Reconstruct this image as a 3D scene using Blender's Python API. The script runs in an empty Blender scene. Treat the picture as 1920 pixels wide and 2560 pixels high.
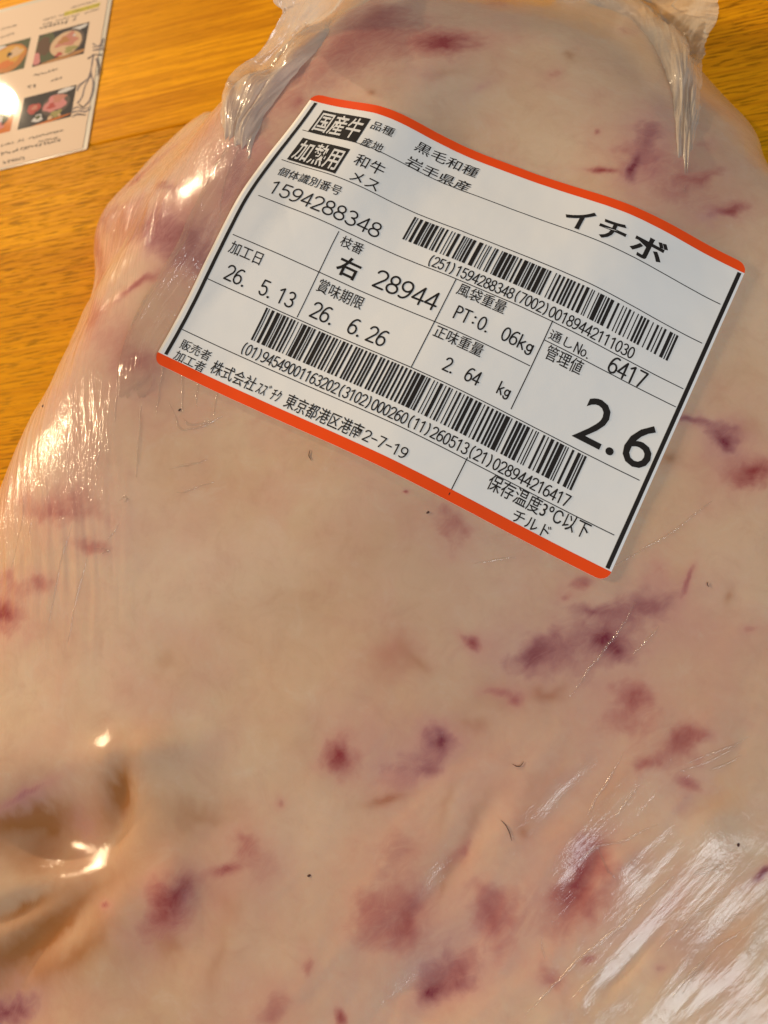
import bpy, bmesh, math, random
import numpy as np
from mathutils import Matrix, Vector
random.seed(7); np.random.seed(7)
S = bpy.context.scene
COL = S.collection
MM = 0.001
# ---------------------------------------------------------------- camera
CAM_LOC = [29.75, -119.39, 208.34]
CAM_ROT = [[0.971411, 0.0, 0.237404], [0.09679, 0.913116, -0.396044], [-0.216778, 0.4077, 0.887011]]
cam = bpy.data.cameras.new('camera'); camo = bpy.data.objects.new('camera', cam); COL.objects.link(camo)
m = Matrix([list(r)+[0] for r in CAM_ROT]+[[0, 0, 0, 1]]); m.translation = Vector(CAM_LOC)*MM
camo.matrix_world = m
cam.sensor_fit = 'HORIZONTAL'; cam.sensor_width = 24.0; cam.lens = 24.0*1923/1920
cam.clip_start = .005; cam.clip_end = 50
cam.dof.use_dof = True; cam.dof.focus_distance = .180; cam.dof.aperture_fstop = 19.0
S.camera = camo
# ---------------------------------------------------------------- world and lamps (indoors: lamp light from the far left, a window to the right)
w = bpy.data.worlds.new('World'); S.world = w; w.use_nodes = True
bg = w.node_tree.nodes['Background']; bg.inputs[0].default_value = (1.0, .95, .89, 1); bg.inputs[1].default_value = .21
def area(name, loc, target, size, power, color, sy=None, shape='RECTANGLE'):
    l = bpy.data.lights.new(name, 'AREA'); l.energy = power; l.color = color; l.shape = shape; l.size = size; l.size_y = sy or size
    o = bpy.data.objects.new(name, l); COL.objects.link(o); o.location = loc
    o.rotation_euler = (Vector(target)-Vector(loc)).to_track_quat('-Z', 'Y').to_euler()
    return o
area('pendant_lamp', (-1.22, 1.34, .77), (-.05, .0, .03), .045, 20.0, (1.0, .76, .48), shape='DISK')
area('left_warm_fill', (-1.15, .12, .56), (-.05, 0, .05), .14, 16.0, (1.0, .72, .43), shape='DISK')  # warm fill added on the left, no lamp known there
area('window_light', (.95, -1.15, .80), (0, -.02, .05), .60, 18.0, (.95, .98, 1.0), .85)
S.view_settings.view_transform = 'Standard'; S.view_settings.look = 'None'; S.view_settings.exposure = -0.32; S.view_settings.gamma = 1.0
S.view_settings.use_curve_mapping = False
S.cycles.max_bounces = 10; S.cycles.transparent_max_bounces = 24
S.cycles.caustics_reflective = False; S.cycles.caustics_refractive = False
# ---------------------------------------------------------------- layout data, world millimetres (label data: millimetres on the label)
LAB = np.array([[-37.08, 62.29, 74.31], [70.7, 15.9, 49.11], [37.08, -62.28, 41.69], [-70.71, -15.92, 66.89]])
OUTLINE = [[-134.79,-10.0],[-135.47,-16.47],[-139.74,-23.43],[-142.36,-30.65],[-144.88,-38.24],[-147.63,-46.34],[-149.5,-54.68],[-150.44,-63.14],[-150.61,-71.71],[-150.18,-80.41],[-149.2,-89.21],[-147.65,-98.09],[-145.57,-107.05],[-143.03,-116.11],[-140.03,-125.28],[-136.5,-134.5],[-132.36,-143.68],[-127.59,-152.74],[-122.05,-161.47],[-115.59,-169.51],[-108.17,-176.56],[-99.89,-182.49],[-90.94,-187.3],[-81.54,-191.15],[-71.84,-194.18],[-61.96,-196.47],[-51.97,-198.05],[-41.93,-199.0],[-31.91,-199.4],[-21.92,-199.34],[-12.0,-198.88],[-2.15,-198.0],[7.62,-196.69],[17.29,-194.9],[26.81,-192.58],[36.14,-189.66],[45.19,-186.0],[53.82,-181.47],[61.88,-175.95],[69.23,-169.42],[75.74,-161.96],[81.37,-153.78],[86.17,-145.12],[90.21,-136.21],[93.54,-127.22],[96.24,-118.24],[98.39,-109.39],[100.08,-100.76],[101.41,-92.4],[102.46,-84.33],[103.27,-76.55],[103.88,-69.04],[104.29,-61.77],[104.53,-54.73],[104.62,-47.89],[104.58,-41.24],[104.42,-34.75],[104.15,-28.4],[103.75,-22.17],[103.24,-16.04],[102.59,-10.0],[101.8,-4.04],[100.83,1.86],[99.67,7.69],[98.3,13.45],[96.69,19.12],[94.84,24.71],[92.75,30.21],[90.47,35.62],[88.06,40.98],[85.61,46.35],[83.4,51.96],[82.06,58.34],[82.18,66.27],[83.45,75.94],[83.11,85.11],[81.17,93.48],[79.19,102.61],[76.88,112.34],[74.16,122.67],[70.95,133.67],[66.91,144.86],[61.71,155.56],[55.47,165.75],[48.18,175.22],[39.69,182.91],[30.18,188.42],[20.03,192.22],[9.55,195.06],[-1.08,198.36],[-12.0,202.62],[-23.31,205.8],[-34.63,205.28],[-44.71,196.51],[-51.5,175.83],[-55.63,152.83],[-59.81,137.13],[-64.52,126.83],[-69.95,120.16],[-79.3,122.08],[-97.85,138.7],[-117.48,152.43],[-126.52,147.62],[-132.53,138.85],[-138.56,130.56],[-143.43,121.43],[-148.06,112.51],[-153.2,104.34],[-155.74,94.43],[-153.51,81.9],[-148.33,68.71],[-146.05,58.3],[-145.36,49.38],[-145.27,41.16],[-145.73,33.45],[-145.68,25.82],[-141.73,17.58],[-137.81,9.93],[-135.36,2.97],[-135.21,-3.54]]
BUMPS = [[-54.83,35.32,4.63,20.76,-0.38,-6.0],[-64.08,5.76,3.89,16.36,-0.21,-4.0],[-108.54,61.09,14.4,16.13,0.0,3.5],[-84.39,6.33,6.16,2.3,0.52,-3.0],[-49.0,15.68,4.84,13.02,-0.44,2.0],[-89.95,-14.27,5.97,15.61,-0.17,2.0],[-88.46,-124.05,16.6,9.29,0.09,-11.0],[-68.22,-106.22,12.7,5.08,0.17,3.5],[-71.25,-115.69,3.72,9.36,-0.26,-3.0],[-89.0,-146.73,20.21,4.53,0.66,-4.34],[-95.66,-141.31,11.25,3.15,0.42,-3.1],[-96.24,-163.31,14.89,10.42,0.35,-5.58],[-66.8,-135.23,8.46,21.05,-0.35,1.86],[64.13,-28.62,6.28,3.02,-0.7,-4.0],[45.17,41.02,4.09,6.87,0.0,-3.0],[56.57,67.85,4.56,20.44,0.14,-3.0],[36.61,-74.38,4.9,4.57,0.0,-1.0],[21.39,-79.04,6.42,3.59,0.0,-0.75],[9.5,-116.54,3.28,14.7,-0.58,-1.5],[19.23,-106.45,4.85,14.49,-0.61,1.0],[31.31,-122.63,4.13,10.18,-0.58,-1.25],[57.09,-110.51,5.05,3.77,0.7,1.5],[38.75,-118.21,3.72,3.71,0.7,1.25],[28.96,-114.71,5.73,3.67,0.61,1.0],[3.5,-143.4,7.78,6.78,0.7,-2.0],[48.73,-137.21,10.35,3.87,0.84,1.25],[39.68,-136.8,10.23,1.91,0.84,-1.25],[46.8,-89.15,3.29,4.61,0.0,1.0],[57.99,-88.98,4.19,3.75,0.0,1.0],[61.11,-126.05,17.3,2.91,0.7,-1.0],[-55.96,-132.45,5.46,6.12,0.0,2.5],[33.57,-143.18,5.17,3.86,0.52,1.0]]
SPOTS = [[-3.59,82.89,3.99,0.69,0.28,-3.2,1.0,"r"],[-4.18,82.35,8.96,1.34,0.68,-7.63,0.42,"r"],[-8.78,81.33,2.97,0.25,0.19,-1.88,0.5,"r"],[24.78,72.52,1.45,0.18,0.02,-2.18,0.4,"r"],[29.33,82.32,1.3,-0.59,-0.32,-1.79,0.35,"b"],[45.82,110.46,1.77,-1.48,-0.82,-4.67,0.45,"p"],[6.24,65.02,2.06,2.58,0.63,-1.07,0.3,"p"],[36.19,52.03,1.03,0.6,0.22,-0.94,0.5,"r"],[37.27,38.83,2.29,-0.23,-0.02,-0.45,1.0,"r"],[35.93,38.87,2.88,-0.09,-0.02,-1.3,0.35,"r"],[44.67,40.14,1.12,-0.21,-0.54,-3.53,1.0,"p"],[45.03,42.53,2.7,0.2,-0.14,-4.21,0.5,"r"],[48.41,49.67,2.52,1.37,1.05,-7.98,0.5,"p"],[50.09,43.68,5.55,-1.41,-0.88,-3.97,0.35,"r"],[60.83,39.1,4.68,3.24,0.31,-1.69,0.5,"r"],[67.02,30.78,2.94,0.9,0.02,-1.4,0.85,"r"],[62.45,28.14,2.32,0.47,-0.1,-2.24,0.35,"p"],[62.46,52.53,2.29,0.77,-0.14,-1.67,0.3,"r"],[-8.21,66.07,2.54,1.89,0.84,-2.58,0.25,"p"],[-3.56,67.93,3.88,1.98,0.22,-1.2,0.25,"b"],[-18.18,86.81,5.79,7.52,4.58,-10.75,0.25,"r"],[9.31,115.88,3.96,1.85,0.55,-7.84,0.4,"r"],[53.23,31.93,4.8,0.85,-0.16,-4.13,0.2,"r"],[52.93,59.47,4.19,1.56,-0.85,-13.23,0.22,"p"],[-53.31,57.72,1.14,0.84,0.74,-1.32,0.7,"r"],[-41.3,60.49,1.56,-0.12,0.19,-1.45,0.45,"r"],[-48.1,69.22,4.47,4.22,2.6,-4.38,0.35,"r"],[-21.54,60.11,1.12,-0.26,0.11,-0.94,0.5,"b"],[-78.79,40.4,5.65,-5.64,1.44,-3.22,0.55,"p"],[-125.89,95.48,3.6,1.98,3.75,-5.08,0.65,"r"],[-119.29,101.16,11.56,1.09,3.11,-4.43,0.4,"p"],[-145.32,80.18,7.61,-6.66,17.58,-28.56,0.75,"r"],[-136.71,81.57,14.79,-10.14,11.6,-13.67,0.4,"p"],[-78.54,24.05,22.28,-14.07,4.07,-7.51,0.65,"p"],[-73.9,19.17,7.37,-2.57,0.68,-3.28,0.35,"r"],[-54.96,38.91,2.97,-1.55,-1.3,-11.75,0.45,"p"],[-56.61,29.13,2.2,-1.03,-1.24,-6.85,0.3,"r"],[-29.38,87.76,5.1,8.19,3.98,-7.49,0.3,"r"],[-26.28,101.18,3.45,6.53,2.44,-8.99,0.45,"r"],[-33.89,75.07,4.57,5.57,2.59,-4.07,0.2,"r"],[-78.08,6.03,4.76,1.98,0.64,-0.83,0.8,"r"],[-93.57,1.15,3.61,-2.51,1.11,-6.57,0.45,"r"],[-74.75,-14.17,3.55,0.05,0.41,-2.77,0.4,"r"],[-93.61,-49.42,10.42,-0.17,0.51,-2.81,0.25,"r"],[-110.79,-75.52,3.07,-0.23,0.38,-2.34,1.0,"r"],[-110.11,-75.57,7.74,-0.55,0.7,-4.48,0.4,"r"],[-97.83,-68.64,4.47,-0.16,0.09,-1.48,0.4,"r"],[-109.46,-67.47,5.21,-0.54,0.21,-1.93,0.35,"r"],[-82.19,-60.61,4.68,-0.68,-0.22,-1.24,0.45,"r"],[-91.99,-53.39,11.5,-0.7,0.12,-2.39,0.35,"r"],[-104.34,-54.19,6.4,-0.81,0.38,-3.87,0.3,"t"],[-19.31,-102.7,1.97,0.15,0.02,-1.92,0.95,"r"],[-19.58,-102.48,4.49,0.34,0.04,-3.68,0.4,"r"],[-57.57,-79.85,8.59,-2.29,-1.21,-3.3,0.16,"r"],[-61.22,-86.09,2.81,0.14,0.15,-2.25,0.25,"b"],[-64.44,-93.03,8.31,3.15,2.1,-3.97,0.16,"r"],[-34.19,-71.1,11.34,0.42,0.16,-5.06,0.1,"b"],[2.46,-97.71,1.81,-0.31,-0.35,-1.33,1.0,"p"],[2.03,-97.35,4.18,-1.08,-1.06,-2.91,0.5,"r"],[0.39,-101.66,3.43,0.27,0.04,-3.14,0.35,"p"],[9.65,-77.84,1.18,0.1,0.03,-1.08,0.9,"r"],[8.01,-76.74,1.69,-1.0,-0.38,-0.58,0.4,"r"],[20.96,-78.64,3.23,1.15,0.45,-1.57,0.55,"p"],[24.31,-77.27,6.2,-0.55,-0.56,-3.34,0.35,"p"],[25.3,-75.35,4.2,0.37,0.01,-2.01,0.25,"r"],[31.63,-62.3,2.35,0.63,0.22,-1.27,0.6,"r"],[28.64,-65.51,0.77,0.07,0.0,-0.78,0.45,"r"],[34.06,-68.14,3.65,-0.35,-0.18,-1.03,0.55,"p"],[44.24,-66.79,4.76,2.14,0.54,-1.57,0.45,"p"],[36.61,-74.2,1.22,-0.61,-0.59,-1.07,1.0,"p"],[38.25,-75.91,1.75,-1.11,-0.68,-1.02,0.65,"p"],[37.27,-74.73,5.0,0.42,-0.05,-4.21,0.35,"p"],[54.11,-60.51,0.55,-0.15,-1.04,-3.05,0.75,"r"],[47.87,-58.89,1.73,-0.53,-1.71,-4.65,0.3,"r"],[14.29,-86.73,2.84,0.24,0.01,-0.81,0.55,"r"],[17.41,-87.85,1.25,0.11,0.02,-1.46,0.65,"r"],[15.23,-87.38,5.85,0.49,0.05,-2.76,0.25,"b"],[22.3,-86.21,0.97,-1.04,-0.57,-0.52,0.4,"b"],[24.63,-87.31,2.12,-0.19,-0.11,-0.65,0.45,"b"],[26.86,-86.14,1.39,1.27,0.48,-0.52,0.35,"b"],[42.93,-85.93,2.27,-0.65,-0.71,-1.89,0.6,"r"],[40.99,-89.64,2.18,-0.84,-1.95,-4.17,0.32,"r"],[52.4,-93.43,2.49,1.35,0.68,-1.5,0.6,"r"],[51.39,-95.24,3.15,2.04,1.12,-1.93,0.35,"r"],[-7.48,-81.04,2.95,0.21,0.1,-3.12,0.35,"b"],[-7.94,-80.25,4.35,0.3,0.13,-4.11,0.25,"r"],[-2.52,-82.07,2.27,-1.06,-0.41,-0.74,0.3,"b"],[3.58,-52.86,3.46,0.35,0.08,-2.64,0.4,"r"],[3.62,-54.18,5.19,0.53,0.16,-5.27,0.25,"r"],[45.36,-98.36,1.9,0.17,-0.03,-1.25,0.45,"r"],[9.58,-94.52,1.84,0.15,0.02,-1.27,0.35,"b"],[-6.6,-102.68,5.22,0.41,0.04,-3.95,0.3,"p"],[67.01,-70.07,1.64,0.14,-0.05,-0.84,0.4,"r"],[62.45,-63.34,0.66,0.05,-0.06,-1.2,0.4,"b"],[52.65,-59.4,2.52,0.19,-0.12,-3.5,0.25,"t"],[56.05,-22.75,4.3,-0.65,-0.22,-0.95,0.55,"p"],[61.65,-25.93,2.79,-1.95,-1.07,-1.63,0.5,"p"],[64.0,-28.2,1.92,-1.07,-1.33,-2.38,0.8,"p"],[66.9,-25.57,3.01,1.37,0.67,-2.26,0.35,"b"],[69.5,-35.13,3.09,0.83,0.13,-1.28,0.85,"r"],[68.94,-35.92,4.74,0.37,-0.19,-3.18,0.4,"r"],[51.08,-32.67,1.23,0.09,-0.03,-0.94,0.4,"b"],[-6.29,-46.19,0.53,0.04,0.02,-0.36,0.8,"r"],[-4.6,-132.9,0.96,0.34,0.66,-1.98,1.0,"b"],[-4.34,-133.32,2.17,0.24,0.07,-2.72,0.6,"r"],[-5.18,-133.26,5.88,0.64,0.12,-4.54,0.3,"r"],[-6.61,-118.83,5.17,0.49,0.17,-3.89,0.3,"r"],[13.51,-131.8,1.37,0.33,0.43,-2.44,0.85,"r"],[15.56,-127.85,3.74,0.41,0.05,-3.57,0.45,"r"],[14.62,-130.34,4.06,0.46,0.07,-4.44,0.25,"r"],[31.01,-122.6,1.46,-0.71,-2.75,-4.4,0.7,"r"],[30.54,-122.72,2.99,-1.45,-3.33,-5.34,0.35,"r"],[33.49,-126.2,2.79,0.31,-0.01,-1.88,0.35,"r"],[2.01,-145.83,1.68,0.75,0.35,-0.7,1.0,"p"],[5.59,-143.09,3.22,3.92,2.89,-1.66,0.6,"p"],[5.35,-143.71,5.27,4.69,3.87,-3.38,0.35,"r"],[7.5,-119.32,1.11,-0.6,-1.41,-2.02,0.5,"r"],[5.63,-122.26,1.17,-0.5,-0.96,-1.69,0.4,"b"],[3.43,-126.68,0.61,-0.19,-0.72,-1.59,0.4,"b"],[9.39,-114.61,0.99,-0.48,-3.92,-6.22,0.3,"b"],[52.58,-101.77,1.9,-0.5,-0.35,-0.89,0.75,"r"],[51.09,-104.35,1.75,-0.46,-0.99,-2.51,0.3,"p"],[32.98,-136.07,1.08,0.49,0.21,-0.51,0.6,"r"],[25.65,-139.52,1.76,-0.7,-0.85,-1.46,0.4,"r"],[46.96,-136.79,1.05,0.12,-0.03,-0.83,0.4,"p"],[19.9,-113.76,0.81,0.08,0.01,-0.76,0.45,"b"],[-8.83,-110.21,2.89,0.81,0.16,-0.61,0.8,"b"],[-5.61,-105.68,5.21,0.42,0.05,-3.15,0.35,"r"],[0.84,-103.28,2.06,0.16,0.01,-0.94,0.4,"p"],[66.77,-117.31,1.95,1.44,0.3,-0.39,0.9,"p"],[31.96,-116.51,2.68,0.26,-0.0,-2.97,0.3,"r"],[4.46,-109.34,0.81,-0.2,-1.66,-4.53,0.25,"b"],[37.49,-104.22,4.14,5.07,1.21,-0.88,0.35,"t"],[57.52,-103.28,3.74,1.66,0.8,-2.35,0.35,"t"],[23.32,-106.51,1.33,-0.76,-4.13,-6.05,0.2,"b"],[45.94,-126.92,4.75,4.18,0.97,-1.0,0.25,"r"],[50.36,-131.41,5.3,0.57,-0.09,-2.82,0.22,"p"],[-53.57,-133.75,2.75,1.25,1.12,-2.58,0.7,"r"],[-55.46,-137.29,4.07,-1.64,-2.74,-4.44,0.55,"r"],[-59.31,-139.97,3.49,-0.71,-1.64,-3.94,0.35,"r"],[-55.42,-144.46,1.64,0.44,0.66,-2.24,0.5,"b"],[-43.85,-127.37,2.36,0.93,0.32,-0.65,0.6,"r"],[-40.87,-121.2,3.12,0.3,0.22,-2.09,0.4,"r"],[-35.06,-125.94,5.33,0.53,0.47,-5.53,0.25,"r"],[-43.87,-133.58,4.49,0.47,0.32,-3.12,0.2,"b"],[-72.28,-113.3,3.09,-0.3,-2.57,-4.98,0.75,"b"],[-97.87,-121.54,10.81,1.55,-0.2,-2.47,0.6,"b"],[-98.69,-116.86,6.02,2.95,0.23,-0.59,0.6,"r"],[-98.51,-117.71,6.15,2.32,0.24,-1.43,0.3,"p"],[-71.41,-137.89,1.26,0.16,0.21,-0.62,0.6,"r"],[-73.21,-143.16,2.66,-0.46,-2.4,-5.39,0.3,"b"],[-77.58,-148.15,3.22,2.52,1.16,-0.7,0.4,"b"],[-16.79,-152.82,0.82,0.09,0.09,-1.44,0.7,"r"],[-30.39,-153.58,4.32,0.55,0.23,-2.93,0.4,"r"],[-24.73,-143.9,1.2,0.14,0.19,-2.22,0.4,"r"],[-11.5,-133.2,4.77,-1.4,-2.34,-5.09,0.35,"r"],[-32.24,-112.94,1.1,0.09,0.04,-0.97,0.4,"r"],[-51.06,-117.32,4.5,0.43,0.18,-2.13,0.3,"b"],[-88.55,-145.28,10.02,7.44,0.99,-0.96,0.75,"b"],[-95.38,-140.97,6.76,2.98,0.58,-0.88,0.6,"b"],[-98.17,-163.36,6.65,2.79,2.03,-2.81,0.8,"p"],[-89.13,-152.75,10.42,4.14,2.61,-2.65,0.35,"b"],[-44.5,-145.3,1.09,-0.03,-0.59,-5.36,0.2,"b"],[-83.1,-121.53,3.51,0.65,1.17,-5.83,0.3,"p"],[-97.11,-122.79,15.38,2.35,0.13,-4.04,0.4,"b"],[-96.14,-136.75,19.18,2.05,2.32,-14.51,0.16,"b"],[-96.97,-154.82,17.56,6.98,4.53,-8.11,0.22,"b"],[-94.29,-146.74,12.39,9.32,2.02,-2.22,0.45,"b"],[-94.87,-128.82,13.33,1.3,1.6,-3.39,0.25,"b"],[19.16,-100.25,9.87,0.82,0.1,-6.29,0.12,"p"],[28.91,-78.38,15.68,7.03,3.15,-8.34,0.2,"p"],[40.33,-90.5,11.33,7.38,4.71,-7.92,0.16,"r"],[19.28,-108.03,11.24,9.91,6.38,-6.52,0.13,"r"],[9.8,-135.34,15.41,9.94,5.95,-8.22,0.17,"p"],[-5.44,-125.67,9.97,2.62,2.79,-11.84,0.14,"r"],[35.2,-125.15,8.04,-3.52,-6.27,-10.73,0.14,"r"],[55.42,-93.16,8.45,5.47,3.7,-6.46,0.16,"r"],[48.3,-64.93,13.02,4.57,1.36,-5.71,0.18,"p"],[-95.97,-24.46,15.2,-9.51,2.13,-14.51,0.18,"r"],[-100.28,-48.99,30.82,-10.54,0.51,-5.75,0.14,"r"],[-81.29,-6.32,7.46,-0.97,1.78,-8.29,0.28,"r"],[-122.65,43.15,7.95,0.0,0.0,-9.15,0.3,"r"],[-100.97,48.98,35.61,-26.54,19.23,-27.19,0.42,"p"],[-68.31,56.6,9.47,3.19,10.46,-17.58,0.25,"r"],[-63.54,11.98,6.57,-2.09,-1.7,-9.08,0.22,"r"],[-87.05,-40.53,6.89,-0.23,1.11,-10.59,0.18,"r"],[-70.38,-21.45,8.12,0.28,0.81,-6.17,0.2,"r"],[-50.71,32.62,5.21,-2.85,-3.14,-12.67,0.25,"r"],[-102.89,-70.37,19.12,-1.48,0.64,-7.52,0.1,"r"],[-44.27,-129.65,13.95,1.41,0.99,-9.46,0.1,"r"],[-29.83,-149.58,13.8,1.66,0.54,-6.64,0.1,"r"],[-21.79,84.77,15.32,11.34,5.09,-15.79,0.2,"r"],[51.17,46.01,10.9,2.04,-0.92,-18.23,0.18,"r"],[65.21,35.84,9.93,2.44,-0.74,-10.49,0.2,"r"],[66.68,-30.25,7.83,0.59,-0.44,-8.49,0.25,"r"],[-48.75,72.31,10.38,8.48,8.44,-18.96,0.25,"r"],[5.88,-66.96,6.84,0.64,0.14,-5.12,0.1,"r"]]
CREASES = [[0.5,[[-72.45,-26.65],[-71.91,-31.66],[-71.81,-38.54],[-71.42,-45.22]]],[0.35,[[-65.82,-25.39],[-61.85,-32.84],[-56.96,-31.99],[-51.34,-29.0]]],[0.5,[[-61.73,-29.82],[-60.02,-31.48],[-55.12,-30.72],[-53.21,-30.06]]],[0.3,[[-91.83,-18.71],[-91.08,-31.53],[-90.49,-43.25]]],[0.3,[[-95.04,-27.91],[-94.28,-35.22],[-92.69,-43.12]]],[0.3,[[-82.25,-25.82],[-82.16,-34.81],[-82.35,-43.44]]],[0.3,[[-79.56,-15.36],[-79.19,-24.8],[-78.8,-31.83]]],[0.35,[[-67.65,-10.9],[-68.36,-21.37],[-68.32,-29.54]]],[0.4,[[-63.79,-8.7],[-63.22,-18.06],[-61.63,-28.3]]],[0.3,[[-59.8,-7.58],[-59.69,-17.94],[-58.06,-27.16]]],[0.3,[[-55.42,-10.59],[-53.92,-19.85],[-53.77,-29.57]]],[0.4,[[-63.76,-42.21],[-57.85,-41.1],[-54.0,-40.03]]],[0.3,[[-61.17,-47.83],[-57.2,-47.28],[-51.48,-44.79]]],[0.4,[[-75.37,-49.95],[-74.38,-49.2],[-73.31,-49.55],[-74.27,-50.49]]],[0.3,[[-106.23,-41.14],[-105.24,-53.12],[-108.1,-64.28]]],[0.35,[[-88.26,-55.37],[-90.45,-60.74],[-92.05,-66.14],[-94.56,-77.91]]],[0.35,[[-83.37,-62.22],[-85.94,-70.7],[-88.25,-82.39]]],[0.3,[[-81.72,-61.06],[-76.75,-61.59],[-80.0,-62.49]]],[0.3,[[-74.96,-55.45],[-77.96,-59.09]]],[0.3,[[-101.37,-53.58],[-102.56,-57.23]]],[0.3,[[-53.35,59.59],[-55.11,45.52],[-56.8,30.39],[-57.18,20.03]]],[0.35,[[47.03,-110.0],[39.97,-113.65],[34.48,-115.67],[30.54,-119.02]]],[0.4,[[50.68,-118.48],[46.01,-122.58],[39.78,-128.98],[31.29,-136.34],[25.89,-141.96],[20.49,-147.6]]],[0.3,[[59.18,-116.18],[56.08,-116.85],[52.97,-118.98]]],[0.3,[[59.58,-115.41],[56.83,-117.5],[53.35,-119.08]]],[0.3,[[62.1,-120.95],[55.11,-124.53],[49.67,-129.37],[45.81,-133.33]]],[0.35,[[64.18,-126.47],[57.99,-130.65],[51.68,-136.83],[48.57,-141.3]]],[0.3,[[63.56,-124.41],[58.92,-126.31]]],[0.3,[[54.79,-134.45],[50.09,-140.46]]],[0.3,[[42.83,-130.11],[38.19,-134.87],[33.57,-139.58],[28.98,-143.64]]],[0.3,[[44.12,-64.39],[40.66,-70.66],[38.11,-74.25],[33.9,-79.62],[28.93,-87.43]]],[0.3,[[48.16,-70.06],[45.58,-73.64],[42.2,-77.26]]],[0.3,[[17.7,-58.0],[13.42,-59.31],[8.29,-60.69]]],[0.3,[[65.8,-91.41],[58.5,-95.22],[52.87,-98.06]]],[0.3,[[63.34,-93.2],[57.64,-96.84],[51.23,-99.75]]],[0.35,[[64.01,-95.46],[56.75,-99.24]]],[0.3,[[40.22,-96.85],[35.34,-105.03],[32.93,-109.82]]],[0.3,[[43.28,-102.78],[37.67,-110.13]]],[0.3,[[34.48,-114.92],[36.78,-119.87],[38.31,-121.18]]],[0.3,[[23.88,-132.93],[24.15,-137.21]]],[0.3,[[38.3,-58.77],[51.27,-49.78],[60.08,-41.92]]]]
HAIRS = [[[17.61,-101.16],[18.53,-101.64],[19.35,-101.49],[19.99,-100.5]],[[15.4,-112.19],[16.57,-113.16],[17.32,-114.53],[17.74,-116.0]],[[58.45,-60.28],[58.26,-60.9],[58.57,-61.39]],[[-29.19,-37.26],[-29.43,-38.72],[-28.65,-39.88]]]
SPECKS = [[-25.39,-126.87],[-1.55,-50.36],[-104.12,-23.36],[-62.59,-27.82],[62.09,-112.38]]
RULES = [[[3.84,12.64],[117.93,12.12]],[[4.22,24.14],[117.74,23.47]],[[4.72,36.75],[118.06,35.67]],[[3.57,49.03],[84.98,47.29]],[[85.38,40.62],[118.19,41.45]],[[2.76,60.99],[117.5,60.68]],[[2.75,75.1],[117.38,74.82]],[[29.15,36.88],[28.03,60.51]],[[60.57,36.32],[60.22,60.7]],[[85.67,35.98],[85.04,59.5]],[[81.47,74.35],[81.4,84.37]],[[2.65,3.59],[1.77,83.91]],[[119.14,3.1],[118.74,84.22]]]
TEXTS = [["品種", [21.94, 6.69], [28.24, 5.96], 2.21, "k"], ["産地", [22.01, 12.35], [28.01, 11.48], 2.21, "k"], ["黒毛和種", [34.47, 7.18], [51.56, 5.58], 2.65, "k"], ["岩手県産", [34.42, 11.9], [51.85, 11.07], 2.65, "k"], ["和牛", [23.03, 17.74], [31.22, 17.03], 2.95, "k"], ["メス", [24.35, 22.55], [32.06, 21.45], 2.76, "k"], ["個体識別番号", [5.54, 27.84], [24.28, 27.13], 2.28, "k"], ["1594288348", [5.97, 33.65], [37.97, 31.23], 3.83, "d"], ["(251)1594288348(7002)00189442111030", [51.71, 34.03], [105.02, 33.6], 2.73, "d"], ["イ", [76.62, 9.77], [83.57, 9.9], 6.14, "K"], ["チ", [85.27, 9.13], [92.03, 8.7], 5.83, "K"], ["ボ", [93.84, 8.96], [102.1, 7.63], 6.45, "K"], ["枝番", [30.14, 39.27], [36.09, 38.41], 2.39, "k"], ["右", [31.91, 44.49], [37.76, 43.78], 5.16, "K"], ["28944", [41.78, 44.22], [59.15, 42.84], 4.6, "d"], ["加工日", [4.36, 51.8], [13.68, 50.81], 2.76, "k"], ["26. 5.13", [6.23, 57.95], [26.3, 56.46], 3.87, "d"], ["賞味期限", [29.79, 51.6], [42.26, 50.73], 2.76, "k"], ["26. 6.26", [30.97, 57.59], [51.87, 56.37], 4.05, "d"], ["風袋重量", [61.85, 38.82], [74.3, 37.92], 2.65, "k"], ["PT:0. 06kg", [63.61, 44.1], [84.22, 43.53], 3.39, "d"], ["正味重量", [61.45, 51.11], [73.89, 49.56], 2.65, "k"], ["2. 64", [67.01, 57.13], [76.24, 55.84], 3.39, "d"], ["kg", [80.5, 56.34], [83.86, 55.71], 3.09, "d"], ["通しNo.", [85.96, 39.28], [96.57, 38.92], 2.71, "m"], ["6417", [100.8, 39.31], [109.87, 38.26], 4.01, "d"], ["管理値", [86.95, 43.49], [95.86, 43.28], 2.95, "k"], ["2.6", [100.04, 53.52], [117.88, 52.83], 11.08, "B"], ["(01)94549001163202(3102)000260(11)260513(21)028944216417", [18.87, 73.08], [105.68, 71.6], 2.8, "d"], ["販売者", [4.33, 78.75], [12.99, 78.13], 2.65, "k"], ["加工者", [4.37, 83.2], [13.12, 82.4], 2.65, "k"], ["株式会社", [14.48, 80.34], [27.3, 80.17], 2.95, "k"], ["ｽｽﾞﾁｸ", [27.91, 80.51], [34.56, 80.2], 2.73, "k"], ["東京都港区港南", [36.13, 80.62], [57.26, 80.1], 3.09, "k"], ["2-7-19", [57.73, 79.99], [69.16, 80.42], 2.65, "d"], ["保存温度3℃以下", [87.88, 77.8], [112.21, 76.43], 3.24, "k"], ["チルド", [95.88, 81.75], [104.66, 81.01], 2.65, "k"]]
BOXES = [["国産牛", [[5.55, 4.01], [20.45, 5.17], [20.72, 13.15], [5.76, 12.17]]], ["加熱用", [[5.48, 14.69], [20.17, 15.44], [20.37, 23.38], [5.86, 22.95]]]]
CODES = [[[43.48,24.95],[112.36,24.72],[112.29,32.24],[43.37,31.85]],[[20.24,61.84],[104.93,60.83],[105.03,69.97],[20.27,70.86]]]
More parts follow.
